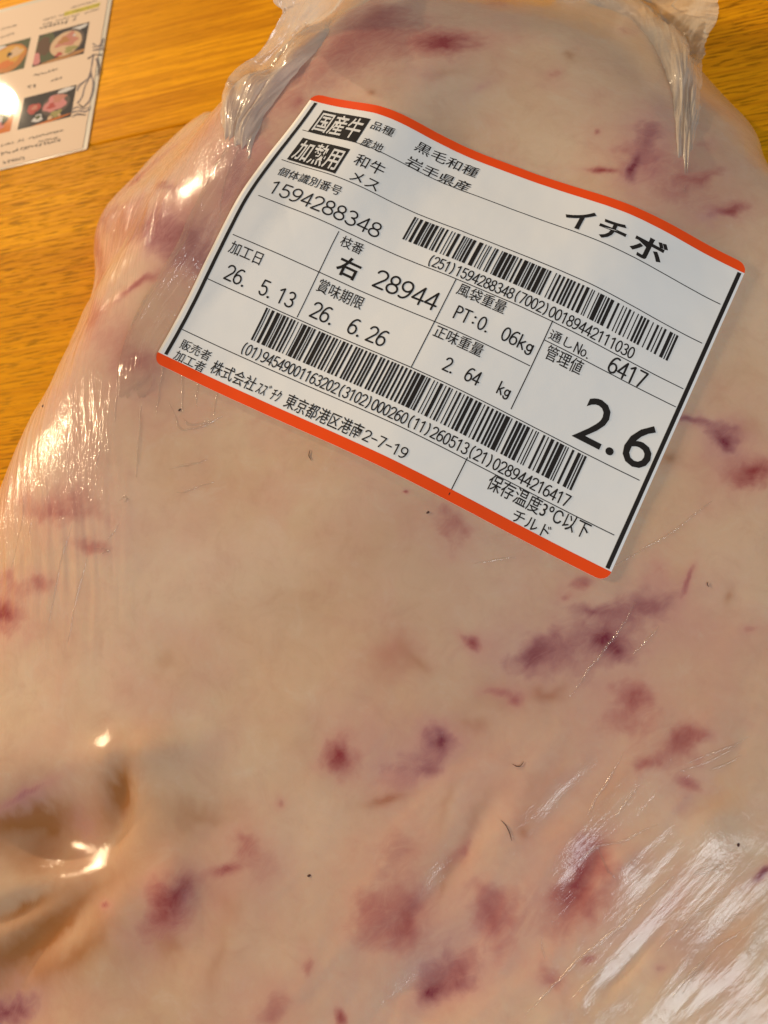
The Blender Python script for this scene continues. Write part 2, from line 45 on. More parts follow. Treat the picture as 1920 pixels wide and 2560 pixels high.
PHOTOS = [[-38.24,68.21,-10.42,92.54],[-70.54,69.14,-42.87,92.8],[-38.63,23.96,-11.1,45.96],[-68.49,24.4,-42.45,46.51]]
MTEXT = [[-22.89,110.86,-8.21,106.5,0.77,0.6],[-38.05,107.73,-6.52,101.43,0.77,0.6],[-37.57,104.71,-6.19,96.96,0.84,0.8],[-38.92,99.3,-17.72,96.89,1.4,0.8],[-62.92,106.72,-53.43,106.51,0.77,0.6],[-61.72,100.31,-53.33,99.59,0.98,0.9],[-38.36,61.61,-23.2,61.04,1.12,0.7],[-38.69,53.53,-30.82,53.87,1.54,0.7],[-26.01,53.57,-19.84,53.63,1.19,1],[-45.75,16.72,-14.01,14.83,1.05,0.7],[-25.83,12.49,-15.84,11.36,0.84,0.7],[-44.69,11.04,-13.9,8.73,1.19,0.8],[-42.66,4.38,-30.55,2.93,1.19,0.8],[-57.48,54.7,-49.42,54.73,1.05,1]]
MINK = [[[-6.27,73.85],[-3.37,70.43],[-1.5,72.06],[-0.79,76.47]],[[-5.75,71.32],[-0.93,70.68]],[[-5.23,68.8],[-0.21,68.09]],[[-7.84,63.44],[-4.77,65.18],[-0.06,63.44]],[[-4.77,65.18],[-4.73,58.33],[-4.62,51.01],[-5.86,48.13],[-9.48,45.01],[-10.42,41.51]],[[-4.48,51.51],[-2.28,45.22],[-1.84,38.55],[-2.79,33.51],[-3.53,30.05]],[[-4.54,50.43],[-6.38,42.83],[-7.09,36.05],[-8.57,32.29]],[[-2.76,62.15],[-0.62,54.59],[-0.54,49.0]],[[-10.88,28.83],[-8.27,30.07],[-5.5,27.03],[-2.02,27.44]],[[-10.98,26.76],[-7.41,26.62],[-3.64,24.84],[-2.22,25.93]],[[-9.78,23.75],[-7.53,24.57],[-3.7,22.26]],[[-8.08,31.59],[-5.65,28.13],[-3.53,30.05]]]
FLAP_LEFT = [[[-54.79,96.43,97.24],[-46.75,101.91,93.74],[-38.11,108.12,87.7],[-28.75,116.87,79.36],[-18.04,131.39,65.1]],[[-51.9,92.28,91.09],[-44.71,97.56,87.73],[-37.06,103.95,81.5],[-29.68,116.69,70.59],[-22.63,128.94,60.09]],[[-49.18,88.32,84.8],[-45.02,92.0,82.62],[-40.09,99.67,77.42],[-35.15,108.91,69.93],[-25.65,100.17,71.33]],[[-48.27,87.99,81.98],[-46.29,90.94,78.43],[-43.18,95.64,75.37],[-39.47,102.09,69.13],[-29.96,90.95,73.56]],[[-52.01,84.06,79.05],[-49.99,86.85,75.97],[-47.72,89.98,73.78],[-42.05,89.16,75.51],[-34.67,83.88,74.52]],[[-56.78,80.57,76.33],[-54.64,82.36,73.85],[-51.89,85.23,71.96],[-45.02,80.12,77.02],[-38.77,77.45,75.04]],[[-60.68,79.24,75.7],[-58.44,80.31,72.6],[-55.61,81.98,70.43],[-47.26,73.02,77.67],[-42.48,71.5,75.24]],[[-66.62,79.2,72.13],[-64.11,80.01,68.57],[-56.84,71.01,77.44],[-51.24,66.45,77.68],[-46.5,64.26,75.11]],[[-70.82,80.5,66.53],[-63.7,69.08,73.9],[-58.23,61.66,77.01],[-53.62,58.63,77.06],[-49.38,56.9,75.57]],[[-65.22,63.06,73.31],[-60.94,57.2,76.76],[-57.71,53.37,77.97],[-54.43,50.65,77.54],[-50.99,48.43,75.9]],[[-61.99,49.72,75.05],[-59.31,46.91,75.35],[-57.24,44.9,75.48],[-54.53,42.48,75.68],[-51.38,39.61,75.99]]]
FLAP_RIGHT = [[[25.71,169.26,37.81],[38.98,165.83,38.96],[51.16,155.41,44.31],[63.41,135.35,54.01],[69.42,115.76,63.42]],[[27.08,155.62,33.44],[39.31,165.8,28.29],[51.71,151.63,35.17],[64.26,130.56,45.14],[70.37,111.03,55.37]],[[32.85,132.55,42.89],[43.14,154.7,32.42],[54.57,148.81,29.89],[64.68,127.95,40.62],[70.62,109.7,51.19]],[[40.83,129.12,41.07],[49.44,146.54,32.93],[58.28,143.54,28.71],[65.7,123.45,39.68],[70.86,108.1,48.24]],[[47.2,126.76,38.82],[54.19,138.13,33.74],[60.78,139.17,26.9],[65.89,124.65,34.21],[69.46,111.79,41.05]],[[51.17,115.43,41.33],[55.87,119.81,41.02],[61.47,129.91,33.01],[66.43,124.3,29.85],[69.3,113.84,36.06]],[[53.63,100.59,45.9],[57.51,104.09,46.53],[61.47,108.92,42.67],[67.38,122.49,26.36],[69.58,114.19,31.81]],[[55.31,85.49,49.71],[57.94,86.34,52.82],[60.59,88.03,51.9],[63.65,92.24,47.27],[66.8,99.37,39.67]],[[55.58,73.05,52.43],[58.21,74.06,53.86],[59.94,74.54,53.23],[61.96,75.4,52.26],[64.08,76.86,48.21]],[[55.26,60.53,55.3],[57.4,61.48,56.01],[58.88,61.96,55.41],[60.55,62.36,54.84],[62.23,62.79,52.45]],[[55.24,48.44,57.08],[56.66,48.88,57.71],[57.88,49.28,57.19],[59.32,49.76,56.58],[60.55,50.16,54.86]],[[54.91,30.85,57.03],[55.68,31.01,56.78],[56.45,31.16,56.53],[57.22,31.32,56.27],[58.0,31.49,56.01]]]
TENT = [[[-58.52,40.03,76.02],[-55.38,41.1,80.62],[-52.65,39.41,81.5],[-50.99,37.92,80.35],[-49.62,39.28,75.51]],[[-60.65,33.43,75.89],[-58.59,33.16,80.57],[-55.84,32.59,82.49],[-53.6,32.17,80.34],[-51.55,32.62,75.47]],[[-62.89,26.24,75.15],[-60.59,25.95,79.85],[-57.75,25.41,81.76],[-55.23,25.03,79.56],[-52.95,25.43,74.71]],[[-65.46,19.71,73.89],[-63.14,19.22,78.06],[-60.63,18.75,79.97],[-58.1,18.37,78.3],[-55.88,18.4,73.43]],[[-68.15,13.44,72.45],[-65.6,12.77,76.03],[-63.02,12.36,77.9],[-60.49,11.81,76.15],[-58.15,11.75,71.75]],[[-72.55,7.35,71.03],[-69.56,6.01,74.48],[-66.75,5.34,75.72],[-64.23,4.94,73.97],[-61.92,5.21,70.16]],[[-76.66,0.03,69.55],[-73.32,-1.11,72.59],[-70.6,-1.95,73.79],[-68.0,-2.3,72.5],[-65.54,-1.67,68.71]],[[-79.66,-8.73,68.32],[-76.61,-9.73,70.79],[-73.97,-10.19,71.52],[-71.61,-10.59,70.7],[-69.41,-9.91,67.37]],[[-80.29,-17.5,67.17],[-77.53,-18.03,68.98],[-74.86,-18.5,69.2],[-72.58,-18.64,68.48],[-70.43,-17.93,66.0]],[[-80.1,-25.83,65.63],[-76.94,-25.99,65.31],[-73.82,-26.29,64.87],[-70.95,-26.4,64.49],[-68.21,-25.68,64.27]]]
MENU_AT = [-178.7,149.53,0.1484]

# ---------------------------------------------------------------- shape of the beef (all in millimetres)
CX, CY = -12.0, -10.0
def chaikin(P, n=3):
    P = np.asarray(P, float)
    for _ in range(n):
        Q = np.roll(P, -1, 0)
        P = np.stack([P*.75+Q*.25, P*.25+Q*.75], 1).reshape(-1, 2)
    return P
_op = chaikin(OUTLINE, 3)
_oth = np.arctan2(_op[:, 1]-CY, _op[:, 0]-CX); _orr = np.hypot(_op[:, 0]-CX, _op[:, 1]-CY)
_o = np.argsort(_oth); _oth = _oth[_o]; _orr = _orr[_o]
def out_r(th): return np.interp(th, _oth, _orr, period=2*math.pi)
def hash2(ix, iy, seed):
    h = (ix*374761393 + iy*668265263 + seed*974711) & 0xffffffff
    h = ((h ^ (h >> 13))*1274126177) & 0xffffffff
    return ((h ^ (h >> 16)) & 0xffff)/65535.0
def vnoise(x, y, seed=0):
    ix = np.floor(x).astype(np.int64); iy = np.floor(y).astype(np.int64)
    fx = x-ix; fy = y-iy
    fx = fx*fx*fx*(fx*(fx*6-15)+10); fy = fy*fy*fy*(fy*(fy*6-15)+10)
    a = hash2(ix, iy, seed); b = hash2(ix+1, iy, seed); c = hash2(ix, iy+1, seed); d = hash2(ix+1, iy+1, seed)
    return (a+(b-a)*fx)*(1-fy)+(c+(d-c)*fx)*fy
def fbm(x, y, seed=0, oct=4):
    t = 0; a = .5
    for k in range(oct):
        t = t+a*(vnoise(x+17.3*k, y-9.1*k, seed+k)-.5); a *= .5; x = x*2.03; y = y*2.03
    return t*2
LE1 = LAB[1]-LAB[0]; LE2 = LAB[3]-LAB[0]
_Minv = np.linalg.inv(np.array([[LE1[0], LE2[0]], [LE1[1], LE2[1]]]))
def lab_uv(x, y):
    dx = x-LAB[0, 0]; dy = y-LAB[0, 1]
    return _Minv[0, 0]*dx+_Minv[0, 1]*dy, _Minv[1, 0]*dx+_Minv[1, 1]*dy
_N = np.cross(LE2, LE1); _N = _N/_N[2]; LGX, LGY = -_N[0], -_N[1]; LZ0 = LAB[:, 2].mean()
def g2(a, b): return np.exp(-(a*a+b*b))
def gauss(x, y, cx, cy, rx, ry, ang, p=1.0):
    c, s = math.cos(ang), math.sin(ang)
    dx = x-cx; dy = y-cy
    return np.exp(-(((dx*c+dy*s)/rx)**2+((-dx*s+dy*c)/ry)**2)**p)
def smooth(a, b, x):
    t = np.clip((x-a)/(b-a), 0, 1); return t*t*(3-2*t)
def lab_mask(x, y, pad=.06):
    u, v = lab_uv(x, y)
    return smooth(-pad, 0, u)*smooth(-pad, 0, 1-u)*smooth(-pad, 0, v)*smooth(-pad, 0, 1-v)
def beef_z(x, y, detail=True):
    th = np.arctan2(y-CY, x-CX); s = np.hypot(x-CX, y-CY)/out_r(th)
    s = np.minimum(s, 1.0)
    n = 2.8+1.1*np.cos(th+.9)
    prof = (1-s**n)**(1/n)
    sl = LGX*x+LGY*y
    H = LZ0+24*np.tanh(sl/24)
    u, v = lab_uv(x, y)
    top = 4.6*np.exp(-((u-.2)/.13)**2)+4.4*np.exp(-((u-.76)/.17)**2)+2.0*np.exp(-((u-.46)/.2)**2)
    H = H+top*np.where(v > 0, np.exp(-(v/.45)**2), np.exp(-(v/.32)**2))
    H = H+4.4*np.exp(-((v-.45)/.3)**2)*np.where(u > 0, np.exp(-(u/.3)**2), np.exp(-(u/.25)**2))
    H = H+4.2*np.exp(-((u-.55)/.27)**2)*smooth(-.1, .4, v)*np.where(v > 1, np.exp(-((v-1)/.45)**2), 1)
    dl = np.hypot(np.maximum(-u, 0)*175+np.maximum(u-1, 0)*120, np.maximum(-v, 0)*85+np.maximum(v-1, 0)*100)
    H = H-(12+9*smooth(-90, 10, y-.4*x))*(1-np.exp(-(dl/75)**2))
    for (cx, cy, rx, ry, a, amp) in BUMPS:
        H = H+amp*gauss(x, y, cx, cy, rx, ry, a)
    lm = 1-lab_mask(x, y, .12)
    H = H+lm*(2.4*fbm(x/38, y/38, 3, 2)+(.3*fbm(x/11, y/11, 8, 2) if detail else 0))
    if detail:
        # diagonal pleats of the pouch, lower right; near-vertical ones on the left flank
        a = math.radians(47); p = x*math.cos(a)+y*math.sin(a); q = -x*math.sin(a)+y*math.cos(a)
        m1 = smooth(-40, 40, x-.35*y-25)*smooth(10, -50, y)*lm
        H = H+m1*(.6*fbm(p/26+3+.8*fbm(x/20, y/20, 77, 2), q/7+1.2*fbm(x/25, y/25, 71, 2), 21, 3)+.12*fbm(p/14, q/2.2, 27, 2))
        m2 = smooth(-62, -88, x)*smooth(-95, -50, y)*lm
        H = H+m2*(1.0*fbm((x+.12*y+3*fbm(x/30, y/30, 91, 2))/4.5, y/34, 31, 3)+.35*fbm((x+.1*y)/1.7, y/16, 37, 2))
    flat = LZ0+sl+top*np.where(v > 0, np.exp(-(v/.45)**2), np.exp(-(v/.32)**2))+4.4*np.exp(-((v-.45)/.3)**2)*np.where(u > 0, np.exp(-(u/.3)**2), np.exp(-(u/.25)**2))+4.2*np.exp(-((u-.55)/.27)**2)*smooth(-.1, .4, v)*np.where(v > 1, np.exp(-((v-1)/.45)**2), 1)
    k = np.exp(-(dl/64)**2)
    return np.maximum(H*prof*(1-k)+flat*k, .6)

# ---------------------------------------------------------------- helpers
def mesh(name, V, F, mat=None, parent=None, smooth_=True, film=False):
    me = bpy.data.meshes.new(name)
    V = np.asarray(V, np.float32)*MM
    if isinstance(F, np.ndarray):
        n, k = F.shape
        me.vertices.add(len(V)); me.vertices.foreach_set('co', V.ravel())
        me.loops.add(n*k); me.loops.foreach_set('vertex_index', F.astype(np.int32).ravel())
        me.polygons.add(n); me.polygons.foreach_set('loop_start', np.arange(0, n*k, k, dtype=np.int32))
        me.update(calc_edges=True)
    else:
        me.from_pydata(V.tolist(), [], F); me.update()
    if film:
        nz = np.zeros(len(me.polygons)*3, np.float32); me.polygons.foreach_get('normal', nz)
        if nz[2::3].sum() < 0: me.flip_normals()
    if smooth_: me.polygons.foreach_set('use_smooth', np.ones(len(me.polygons), bool))
    if mat: me.materials.append(mat)
    o = bpy.data.objects.new(name, me); COL.objects.link(o)
    if parent: o.parent = parent
    return o
def thing(name, label, cat, group=None, obj=None):
    if obj is None:
        obj = bpy.data.objects.new(name, None); COL.objects.link(obj); obj.empty_display_size = .01
    obj['label'] = label; obj['category'] = cat
    if group: obj['group'] = group
    return obj
def gridfaces(nr, nc, closed=False):
    r = np.arange(nr-1)[:, None]; c = np.arange(nc if closed else nc-1)[None]
    c2 = (c+1) % nc
    return np.stack([r*nc+c, r*nc+c2, (r+1)*nc+c2, (r+1)*nc+c], -1).reshape(-1, 4)
class NT:
    def __init__(s, name):
        s.m = bpy.data.materials.new(name); s.m.use_nodes = True; s.t = s.m.node_tree; s.t.nodes.clear()
        s.out = s.n('ShaderNodeOutputMaterial')
    def n(s, ty, **kw):
        nd = s.t.nodes.new(ty)
        for k, v in kw.items():
            if k.startswith('i_'):
                key = k[2:]; key = int(key) if key.isdigit() else key.replace('_', ' ')
                nd.inputs[key].default_value = v
            else: setattr(nd, k, v)
        return nd
    def l(s, a, b): s.t.links.new(a, b)
    def math(s, op, a, b=None, clamp=False):
        nd = s.n('ShaderNodeMath', operation=op, use_clamp=clamp)
        for i, v in enumerate((a, b)):
            if v is None: continue
            if isinstance(v, (int, float)): nd.inputs[i].default_value = v
            else: s.l(v, nd.inputs[i])
        return nd.outputs[0]
    def mix(s, fac, a, b, blend='MIX'):
        nd = s.n('ShaderNodeMix', data_type='RGBA', blend_type=blend)
        for i, v in ((0, fac), (6, a), (7, b)):
            if isinstance(v, (int, float)): nd.inputs[i].default_value = v
            elif isinstance(v, tuple): nd.inputs[i].default_value = (*v, 1)
            else: s.l(v, nd.inputs[i])
        return nd.outputs[2]
    def noise(s, vec, scale, detail=3, rough=.5, dist=0):
        nd = s.n('ShaderNodeTexNoise', i_Scale=scale, i_Detail=detail, i_Roughness=rough, i_Distortion=dist)
        if vec is not None: s.l(vec, nd.inputs['Vector'])
        return nd.outputs[0]
    def mapping(s, vec, rot=(0, 0, 0), scale=(1, 1, 1), loc=(0, 0, 0)):
        nd = s.n('ShaderNodeMapping'); s.l(vec, nd.inputs[0]); nd.inputs['Rotation'].default_value = rot; nd.inputs['Scale'].default_value = scale; nd.inputs['Location'].default_value = loc
        return nd.outputs[0]
    def ramp(s, fac, *stops):
        nd = s.n('ShaderNodeValToRGB'); e = nd.color_ramp.elements
        while len(e) < len(stops): e.new(.5)
        for el, (p, c) in zip(e, stops): el.position = p; el.color = (*c, 1) if isinstance(c, tuple) else (c, c, c, 1)
        s.l(fac, nd.inputs[0]); return nd.outputs[0]
def simple(name, col, rough=.5, spec=.4, coat=0, coat_rough=.1):
    t = NT(name); p = t.n('ShaderNodeBsdfPrincipled'); p.inputs['Base Color'].default_value = (*col, 1); p.inputs['Roughness'].default_value = rough
    p.inputs['Specular IOR Level'].default_value = spec; p.inputs['Coat Weight'].default_value = coat; p.inputs['Coat Roughness'].default_value = coat_rough
    t.l(p.outputs[0], t.out.inputs[0]); return t.m
# ---------------------------------------------------------------- materials
def wood_material(name, seed, base, dark, ring, pores):
    t = NT(name); tc = t.n('ShaderNodeTexCoord').outputs['Object']
    v = t.mapping(tc, loc=(seed*.37, seed*.11, 0))
    wv = t.mapping(v, scale=(2.2, 16, 16))
    big = t.noise(wv, 1.0, 3, .5, .6)
    rings = t.n('ShaderNodeMath', operation='SINE'); t.l(t.math('MULTIPLY', big, ring), rings.inputs[0])
    r01 = t.math('MULTIPLY_ADD', rings.outputs[0], .5); r01.node.inputs[2].default_value = .5
    fine = t.noise(t.mapping(v, scale=(14, 420, 420)), 1.0, 4, .65)
    por = t.noise(t.mapping(v, scale=(90, 1000, 1000)), 1.0, 2, .6)
    porm = t.ramp(por, (.53, 0.), (.62, 1.))
    patch = t.noise(t.mapping(v, scale=(5, 9, 9)), 1.0, 2)
    c = t.mix(t.math('MULTIPLY', r01, .55), base, dark)
    c = t.mix(t.ramp(fine, (.42, 0.), (.66, .75)), c, dark)
    c = t.mix(t.math('MULTIPLY', porm, pores), c, tuple(.35*x for x in dark))
    c = t.mix(t.ramp(patch, (.3, 0.), (.75, .35)), c, tuple(min(1, x*1.25) for x in base))
    p = t.n('ShaderNodeBsdfPrincipled', i_Roughness=.5); t.l(c, p.inputs['Base Color'])
    p.inputs['Specular IOR Level'].default_value = .03; p.inputs['Coat Weight'].default_value = 0; p.inputs['Coat Roughness'].default_value = .22
    b = t.n('ShaderNodeBump', i_Strength=.35, i_Distance=.0006)
    h = t.math('SUBTRACT', fine, t.math('MULTIPLY', porm, pores)); t.l(h, b.inputs['Height']); t.l(b.outputs[0], p.inputs['Normal'])
    t.l(p.outputs[0], t.out.inputs[0]); return t.m
M = {}
M['wood_a'] = wood_material('honey_wood_smooth', 1.0, (.96, .420, .008), (.46, .140, .004), 30, .25)
M['wood_b'] = wood_material('honey_wood_open_grain', 3.0, (.96, .440, .008), (.42, .125, .004), 14, .75)
M['ink'] = simple('black_label_ink', (.018, .015, .014), .42, .35)
M['red_ink'] = simple('orange_red_label_ink', (.95, .080, .004), .38, .4)
def paper_mat():
    t = NT('white_label_paper'); tc = t.n('ShaderNodeTexCoord').outputs['Object']
    n = t.noise(tc, 60, 3); c = t.mix(t.math('MULTIPLY', n, .35), (.89, .89, .875), (.85, .845, .825))
    p = t.n('ShaderNodeBsdfPrincipled', i_Roughness=.42); t.l(c, p.inputs['Base Color']); p.inputs['Specular IOR Level'].default_value = .4
    b = t.n('ShaderNodeBump', i_Strength=.12, i_Distance=.0004); t.l(t.noise(tc, 180, 4), b.inputs['Height']); t.l(b.outputs[0], p.inputs['Normal'])
    t.l(p.outputs[0], t.out.inputs[0]); return t.m
M['paper'] = paper_mat()
M['white_ink'] = simple('white_reversed_print', (.80, .80, .785), .45)
def film_mat(name, milk_lo, milk_hi, tint, rough, streak=(60, 60, 60), edge=.6):
    t = NT(name); tc = t.n('ShaderNodeTexCoord').outputs['Object']
    n = t.noise(t.mapping(tc, scale=streak), 1.0, 4, .6)
    milk = t.ramp(n, (.3, milk_lo), (.7, milk_hi))
    d = t.n('ShaderNodeBsdfDiffuse'); d.inputs[0].default_value = (*tint, 1)
    tr = t.n('ShaderNodeBsdfTranslucent'); tr.inputs[0].default_value = (*tint, 1)
    dt = t.n('ShaderNodeMixShader'); dt.inputs[0].default_value = .4; t.l(d.outputs[0], dt.inputs[1]); t.l(tr.outputs[0], dt.inputs[2])
    tp = t.n('ShaderNodeBsdfTransparent'); tp.inputs[0].default_value = (.97, .96, .95, 1)
    m1 = t.n('ShaderNodeMixShader'); t.l(milk, m1.inputs[0]); t.l(tp.outputs[0], m1.inputs[1]); t.l(dt.outputs[0], m1.inputs[2])
    bp = t.n('ShaderNodeBump', i_Strength=.5, i_Distance=.0005); t.l(t.noise(t.mapping(tc, scale=streak), 6.0, 3), bp.inputs['Height'])
    g = t.n('ShaderNodeBsdfGlossy', i_Roughness=rough); g.inputs[0].default_value = (1, 1, 1, 1); t.l(bp.outputs[0], g.inputs['Normal'])
    lw = t.n('ShaderNodeLayerWeight', i_Blend=.5); t.l(bp.outputs[0], lw.inputs['Normal']); fr = t.math('MULTIPLY_ADD', t.math('POWER', lw.outputs['Facing'], 4.0), edge); fr.node.inputs[2].default_value = .06
    m2 = t.n('ShaderNodeMixShader'); t.l(fr, m2.inputs[0]); t.l(m1.outputs[0], m2.inputs[1]); t.l(g.outputs[0], m2.inputs[2])
    t.l(m2.outputs[0], t.out.inputs[0]); return t.m
M['film_flap'] = film_mat('cloudy_pouch_film', .50, .84, (.80, .75, .66), .20, (40, 55, 40))
M['film_tent'] = film_mat('clear_pouch_film', .04, .14, (.78, .66, .54), .10, (160, 60, 100))
M['film_line'] = film_mat('pouch_film_crease', .05, .20, (.80, .72, .62), .13, (300, 300, 300), .12)
def beef_mat():
    t = NT('beef_fat_under_film'); tc = t.n('ShaderNodeTexCoord').outputs['Object']
    at = t.n('ShaderNodeAttribute', attribute_name='stain_shade'); sp = t.n('ShaderNodeSeparateColor'); t.l(at.outputs['Color'], sp.inputs[0])
    at2 = t.n('ShaderNodeAttribute', attribute_name='stain_shade2'); sp2 = t.n('ShaderNodeSeparateColor'); t.l(at2.outputs['Color'], sp2.inputs[0])
    n1 = t.noise(tc, 22, 4, .55, .4); n2 = t.noise(t.mapping(tc, loc=(3, 1, 2)), 48, 4, .6, .3); n3 = t.noise(tc, 420, 3, .6)
    c = t.mix(t.ramp(n1, (.32, 0.), (.68, 1.)), (.62, .405, .255), (.70, .515, .355))
    c = t.mix(t.ramp(n2, (.46, 0.), (.74, .50)), c, (.62, .330, .255))
    n4 = t.noise(t.mapping(tc, loc=(7, 4, 0)), 13, 3, .5, .5)
    c = t.mix(t.ramp(n4, (.50, 0.), (.72, .42)), c, (.76, .620, .480))
    c = t.mix(t.math('MULTIPLY', t.ramp(n3, (.42, 0.), (.7, 1.)), .10), c, (.50, .33, .22))
    n5 = t.noise(t.mapping(tc, loc=(1, 8, 3)), 130, 6, .7, .6); c = t.mix(t.ramp(n5, (.50, 0.), (.72, .30)), c, (.50, .265, .175)); c = t.mix(t.ramp(n5, (.28, .30), (.46, 0.)), c, (.72, .60, .46))
    br = t.math('MULTIPLY_ADD', n2, .5); br.node.inputs[2].default_value = .76
    rag = t.ramp(t.noise(t.mapping(t.mapping(tc, rot=(0, 0, math.radians(-40))), scale=(1, 1.7, 1)), 190, 5, .68, 1.2), (.30, .76), (.62, 1.0))
    br0 = br; br = t.math('MULTIPLY', br, t.math('MULTIPLY', rag, 1.10))
    def st(v): return t.math('MULTIPLY', v, br, True)
    c = t.mix(st(sp2.outputs[0]), c, (.66, .38, .16))
    c = t.mix(t.math('MULTIPLY', t.math('MULTIPLY', sp.outputs[2], 1.35, True), br0, True), c, (.36, .140, .034))
    for ch, pale, deep in ((sp.outputs[0], (.60, .275, .225), (.28, .028, .034)), (sp.outputs[1], (.53, .265, .255), (.20, .025, .048))):
        c = t.mix(t.ramp(st(ch), (.0, 0.), (.60, .85)), c, pale)
        c = t.mix(t.ramp(st(ch), (.30, 0.), (1.0, 1.)), c, deep)
    p = t.n('ShaderNodeBsdfPrincipled', i_Roughness=.55); t.l(c, p.inputs['Base Color'])
    p.inputs['Specular IOR Level'].default_value = .15
    p.inputs['Subsurface Weight'].default_value = .35; p.inputs['Subsurface Radius'].default_value = (1.0, .45, .25); p.inputs['Subsurface Scale'].default_value = .0022
    p.inputs['Coat Weight'].default_value = 1.0; p.inputs['Coat IOR'].default_value = 1.45; p.inputs['Coat Roughness'].default_value = .11
    # fine pleats and crinkle of the clinging film, only felt by the glossy coat
    f1 = t.noise(t.mapping(t.mapping(tc, rot=(0, 0, math.radians(-47))), scale=(60, 420, 300)), 1.0, 4, .6)
    f2 = t.noise(t.mapping(t.mapping(tc, rot=(0, 0, math.radians(-96))), scale=(40, 380, 300)), 1.0, 4, .6)
    cr = t.noise(tc, 900, 4, .7)
    h = t.math('ADD', t.math('MULTIPLY', f1, sp2.outputs[1]), t.math('MULTIPLY', f2, sp2.outputs[2]))
    h = t.math('ADD', h, t.math('MULTIPLY', cr, .13))
    h = t.math('ADD', h, t.math('MULTIPLY', t.noise(tc, 150, 3), .25))
    b = t.n('ShaderNodeBump', i_Strength=.75, i_Distance=.0009); t.l(h, b.inputs['Height']); t.l(b.outputs[0], p.inputs['Coat Normal'])
    t.l(p.outputs[0], t.out.inputs[0]); return t.m
M['beef'] = beef_mat()
# ---------------------------------------------------------------- table of wide honey-coloured planks
table = thing('wooden_table', 'honey orange wooden table top of wide planks under the packed beef', 'table')
GR = math.radians(7.5); SEAM = (-134.6, 157.9)
cg, sg = math.cos(GR), math.sin(GR)
def plank(k, mat, wd=186.0, gap=.5):
    bm = bmesh.new(); bmesh.ops.create_cube(bm, size=1)
    for v in bm.verts: v.co = Vector((v.co.x*1.3, v.co.y*(wd-gap)*MM, v.co.z*.028))
    bmesh.ops.bevel(bm, geom=[e for e in bm.edges if abs(e.verts[0].co.x-e.verts[1].co.x) > .1], offset=.0011, segments=3, affect='EDGES', profile=.5)
    me = bpy.data.meshes.new('plank'); bm.to_mesh(me); bm.free(); me.materials.append(mat)
    o = bpy.data.objects.new('plank', me); COL.objects.link(o); o.parent = table
    q = (k+.5)*wd
    o.location = ((SEAM[0]+120*cg-q*sg)*MM, (SEAM[1]+120*sg+q*cg)*MM, -.014); o.rotation_euler = (0, 0, GR)
for k, mt in ((-3, 'wood_a'), (-2, 'wood_a'), (-1, 'wood_b'), (0, 'wood_a'), (1, 'wood_b')): plank(k, M[mt])
# ---------------------------------------------------------------- vacuum-packed beef
pack = thing('vacuum_packed_beef', 'large pale slab of fat-covered beef sealed in a clear vacuum pouch', 'beef')
NTH, NR = 1500, 430
th = np.linspace(-math.pi, math.pi, NTH, endpoint=False)
ss = np.linspace(0, 1, 6000); pz = (1-ss**3.6)**(1/3.6)
arc = np.concatenate([[0], np.cumsum(np.hypot(np.diff(ss)*130, np.diff(pz)*60))]); sr = np.interp(np.linspace(0, arc[-1], NR), arc, ss)[1:]
RR = sr[:, None]*out_r(th)[None]
# uneven waist line of the slab
x = CX+RR*np.cos(th)[None]; y = CY+RR*np.sin(th)[None]
z = beef_z(x, y)
V = np.stack([x, y, z], -1).reshape(-1, 3)
nring = len(sr)
F = gridfaces(nring, NTH, True)
V = np.concatenate([V, [[CX, CY, beef_z(np.array([CX]), np.array([CY]))[0]]]])
c0 = len(V)-1
tri = [(c0, j, (j+1) % NTH) for j in range(NTH)]
lastr = [(nring-1)*NTH+j for j in range(NTH)]
Fl = np.concatenate([F, np.array([(a, b, c, c) for a, b, c in tri])[:0]])
me = bpy.data.meshes.new('fat_covered_beef')
me.vertices.add(len(V)); me.vertices.foreach_set('co', (V*MM).astype(np.float32).ravel())
T = np.array(tri); nl = len(F)*4+len(T)*3+NTH
me.loops.add(nl); me.loops.foreach_set('vertex_index', np.concatenate([F.ravel(), T.ravel(), np.array(lastr[::-1])]).astype(np.int32))
me.polygons.add(len(F)+len(T)+1)
me.polygons.foreach_set('loop_start', np.concatenate([np.arange(len(F))*4, len(F)*4+np.arange(len(T))*3, [len(F)*4+len(T)*3]]).astype(np.int32))
me.update(calc_edges=True); me.validate()
me.polygons.foreach_set('use_smooth', np.ones(len(me.polygons), bool))
# blood spots, veins and juices seen through the film, plus shade painted into folds
X, Y = V[:, 0], V[:, 1]
wx = X+3.4*fbm(X/5.5, Y/5.5, 41, 4)+.8*fbm(X/1.9, Y/1.9, 43, 2); wy = Y+3.4*fbm(X/5.5, Y/5.5, 51, 4)+.8*fbm(X/1.9, Y/1.9, 53, 2)
st = {k: np.zeros(len(V)) for k in 'rpbt'}
for (cx, cy, ax, ay, bx, by, amp, k) in SPOTS:
    if amp <= 0: continue
    rx, ry = math.hypot(ax, ay), math.hypot(bx, by)
    rm = 5*max(rx, ry)+4
    idx = np.nonzero((abs(X-cx) < rm) & (abs(Y-cy) < rm))[0]
    fx = min(1.0, min(rx, ry)/2.2)
    dx = X[idx]+fx*(wx[idx]-X[idx])-cx; dy = Y[idx]+fx*(wy[idx]-Y[idx])-cy; det = ax*by-ay*bx
    e1 = (dx*by-dy*bx)/det/1.1; e2 = (-dx*ay+dy*ax)/det/1.1
    q2 = e1*e1+e2*e2; g = amp*(.80*np.exp(-q2**.9)+.30*np.exp(-q2/4.5))
    st[k][idx] = 1-(1-st[k][idx])*(1-np.clip(g, 0, 1))
lm = 1-lab_mask(X, Y, .12)
m1 = smooth(-40, 40, X-.35*Y-25)*smooth(10, -50, Y)*lm
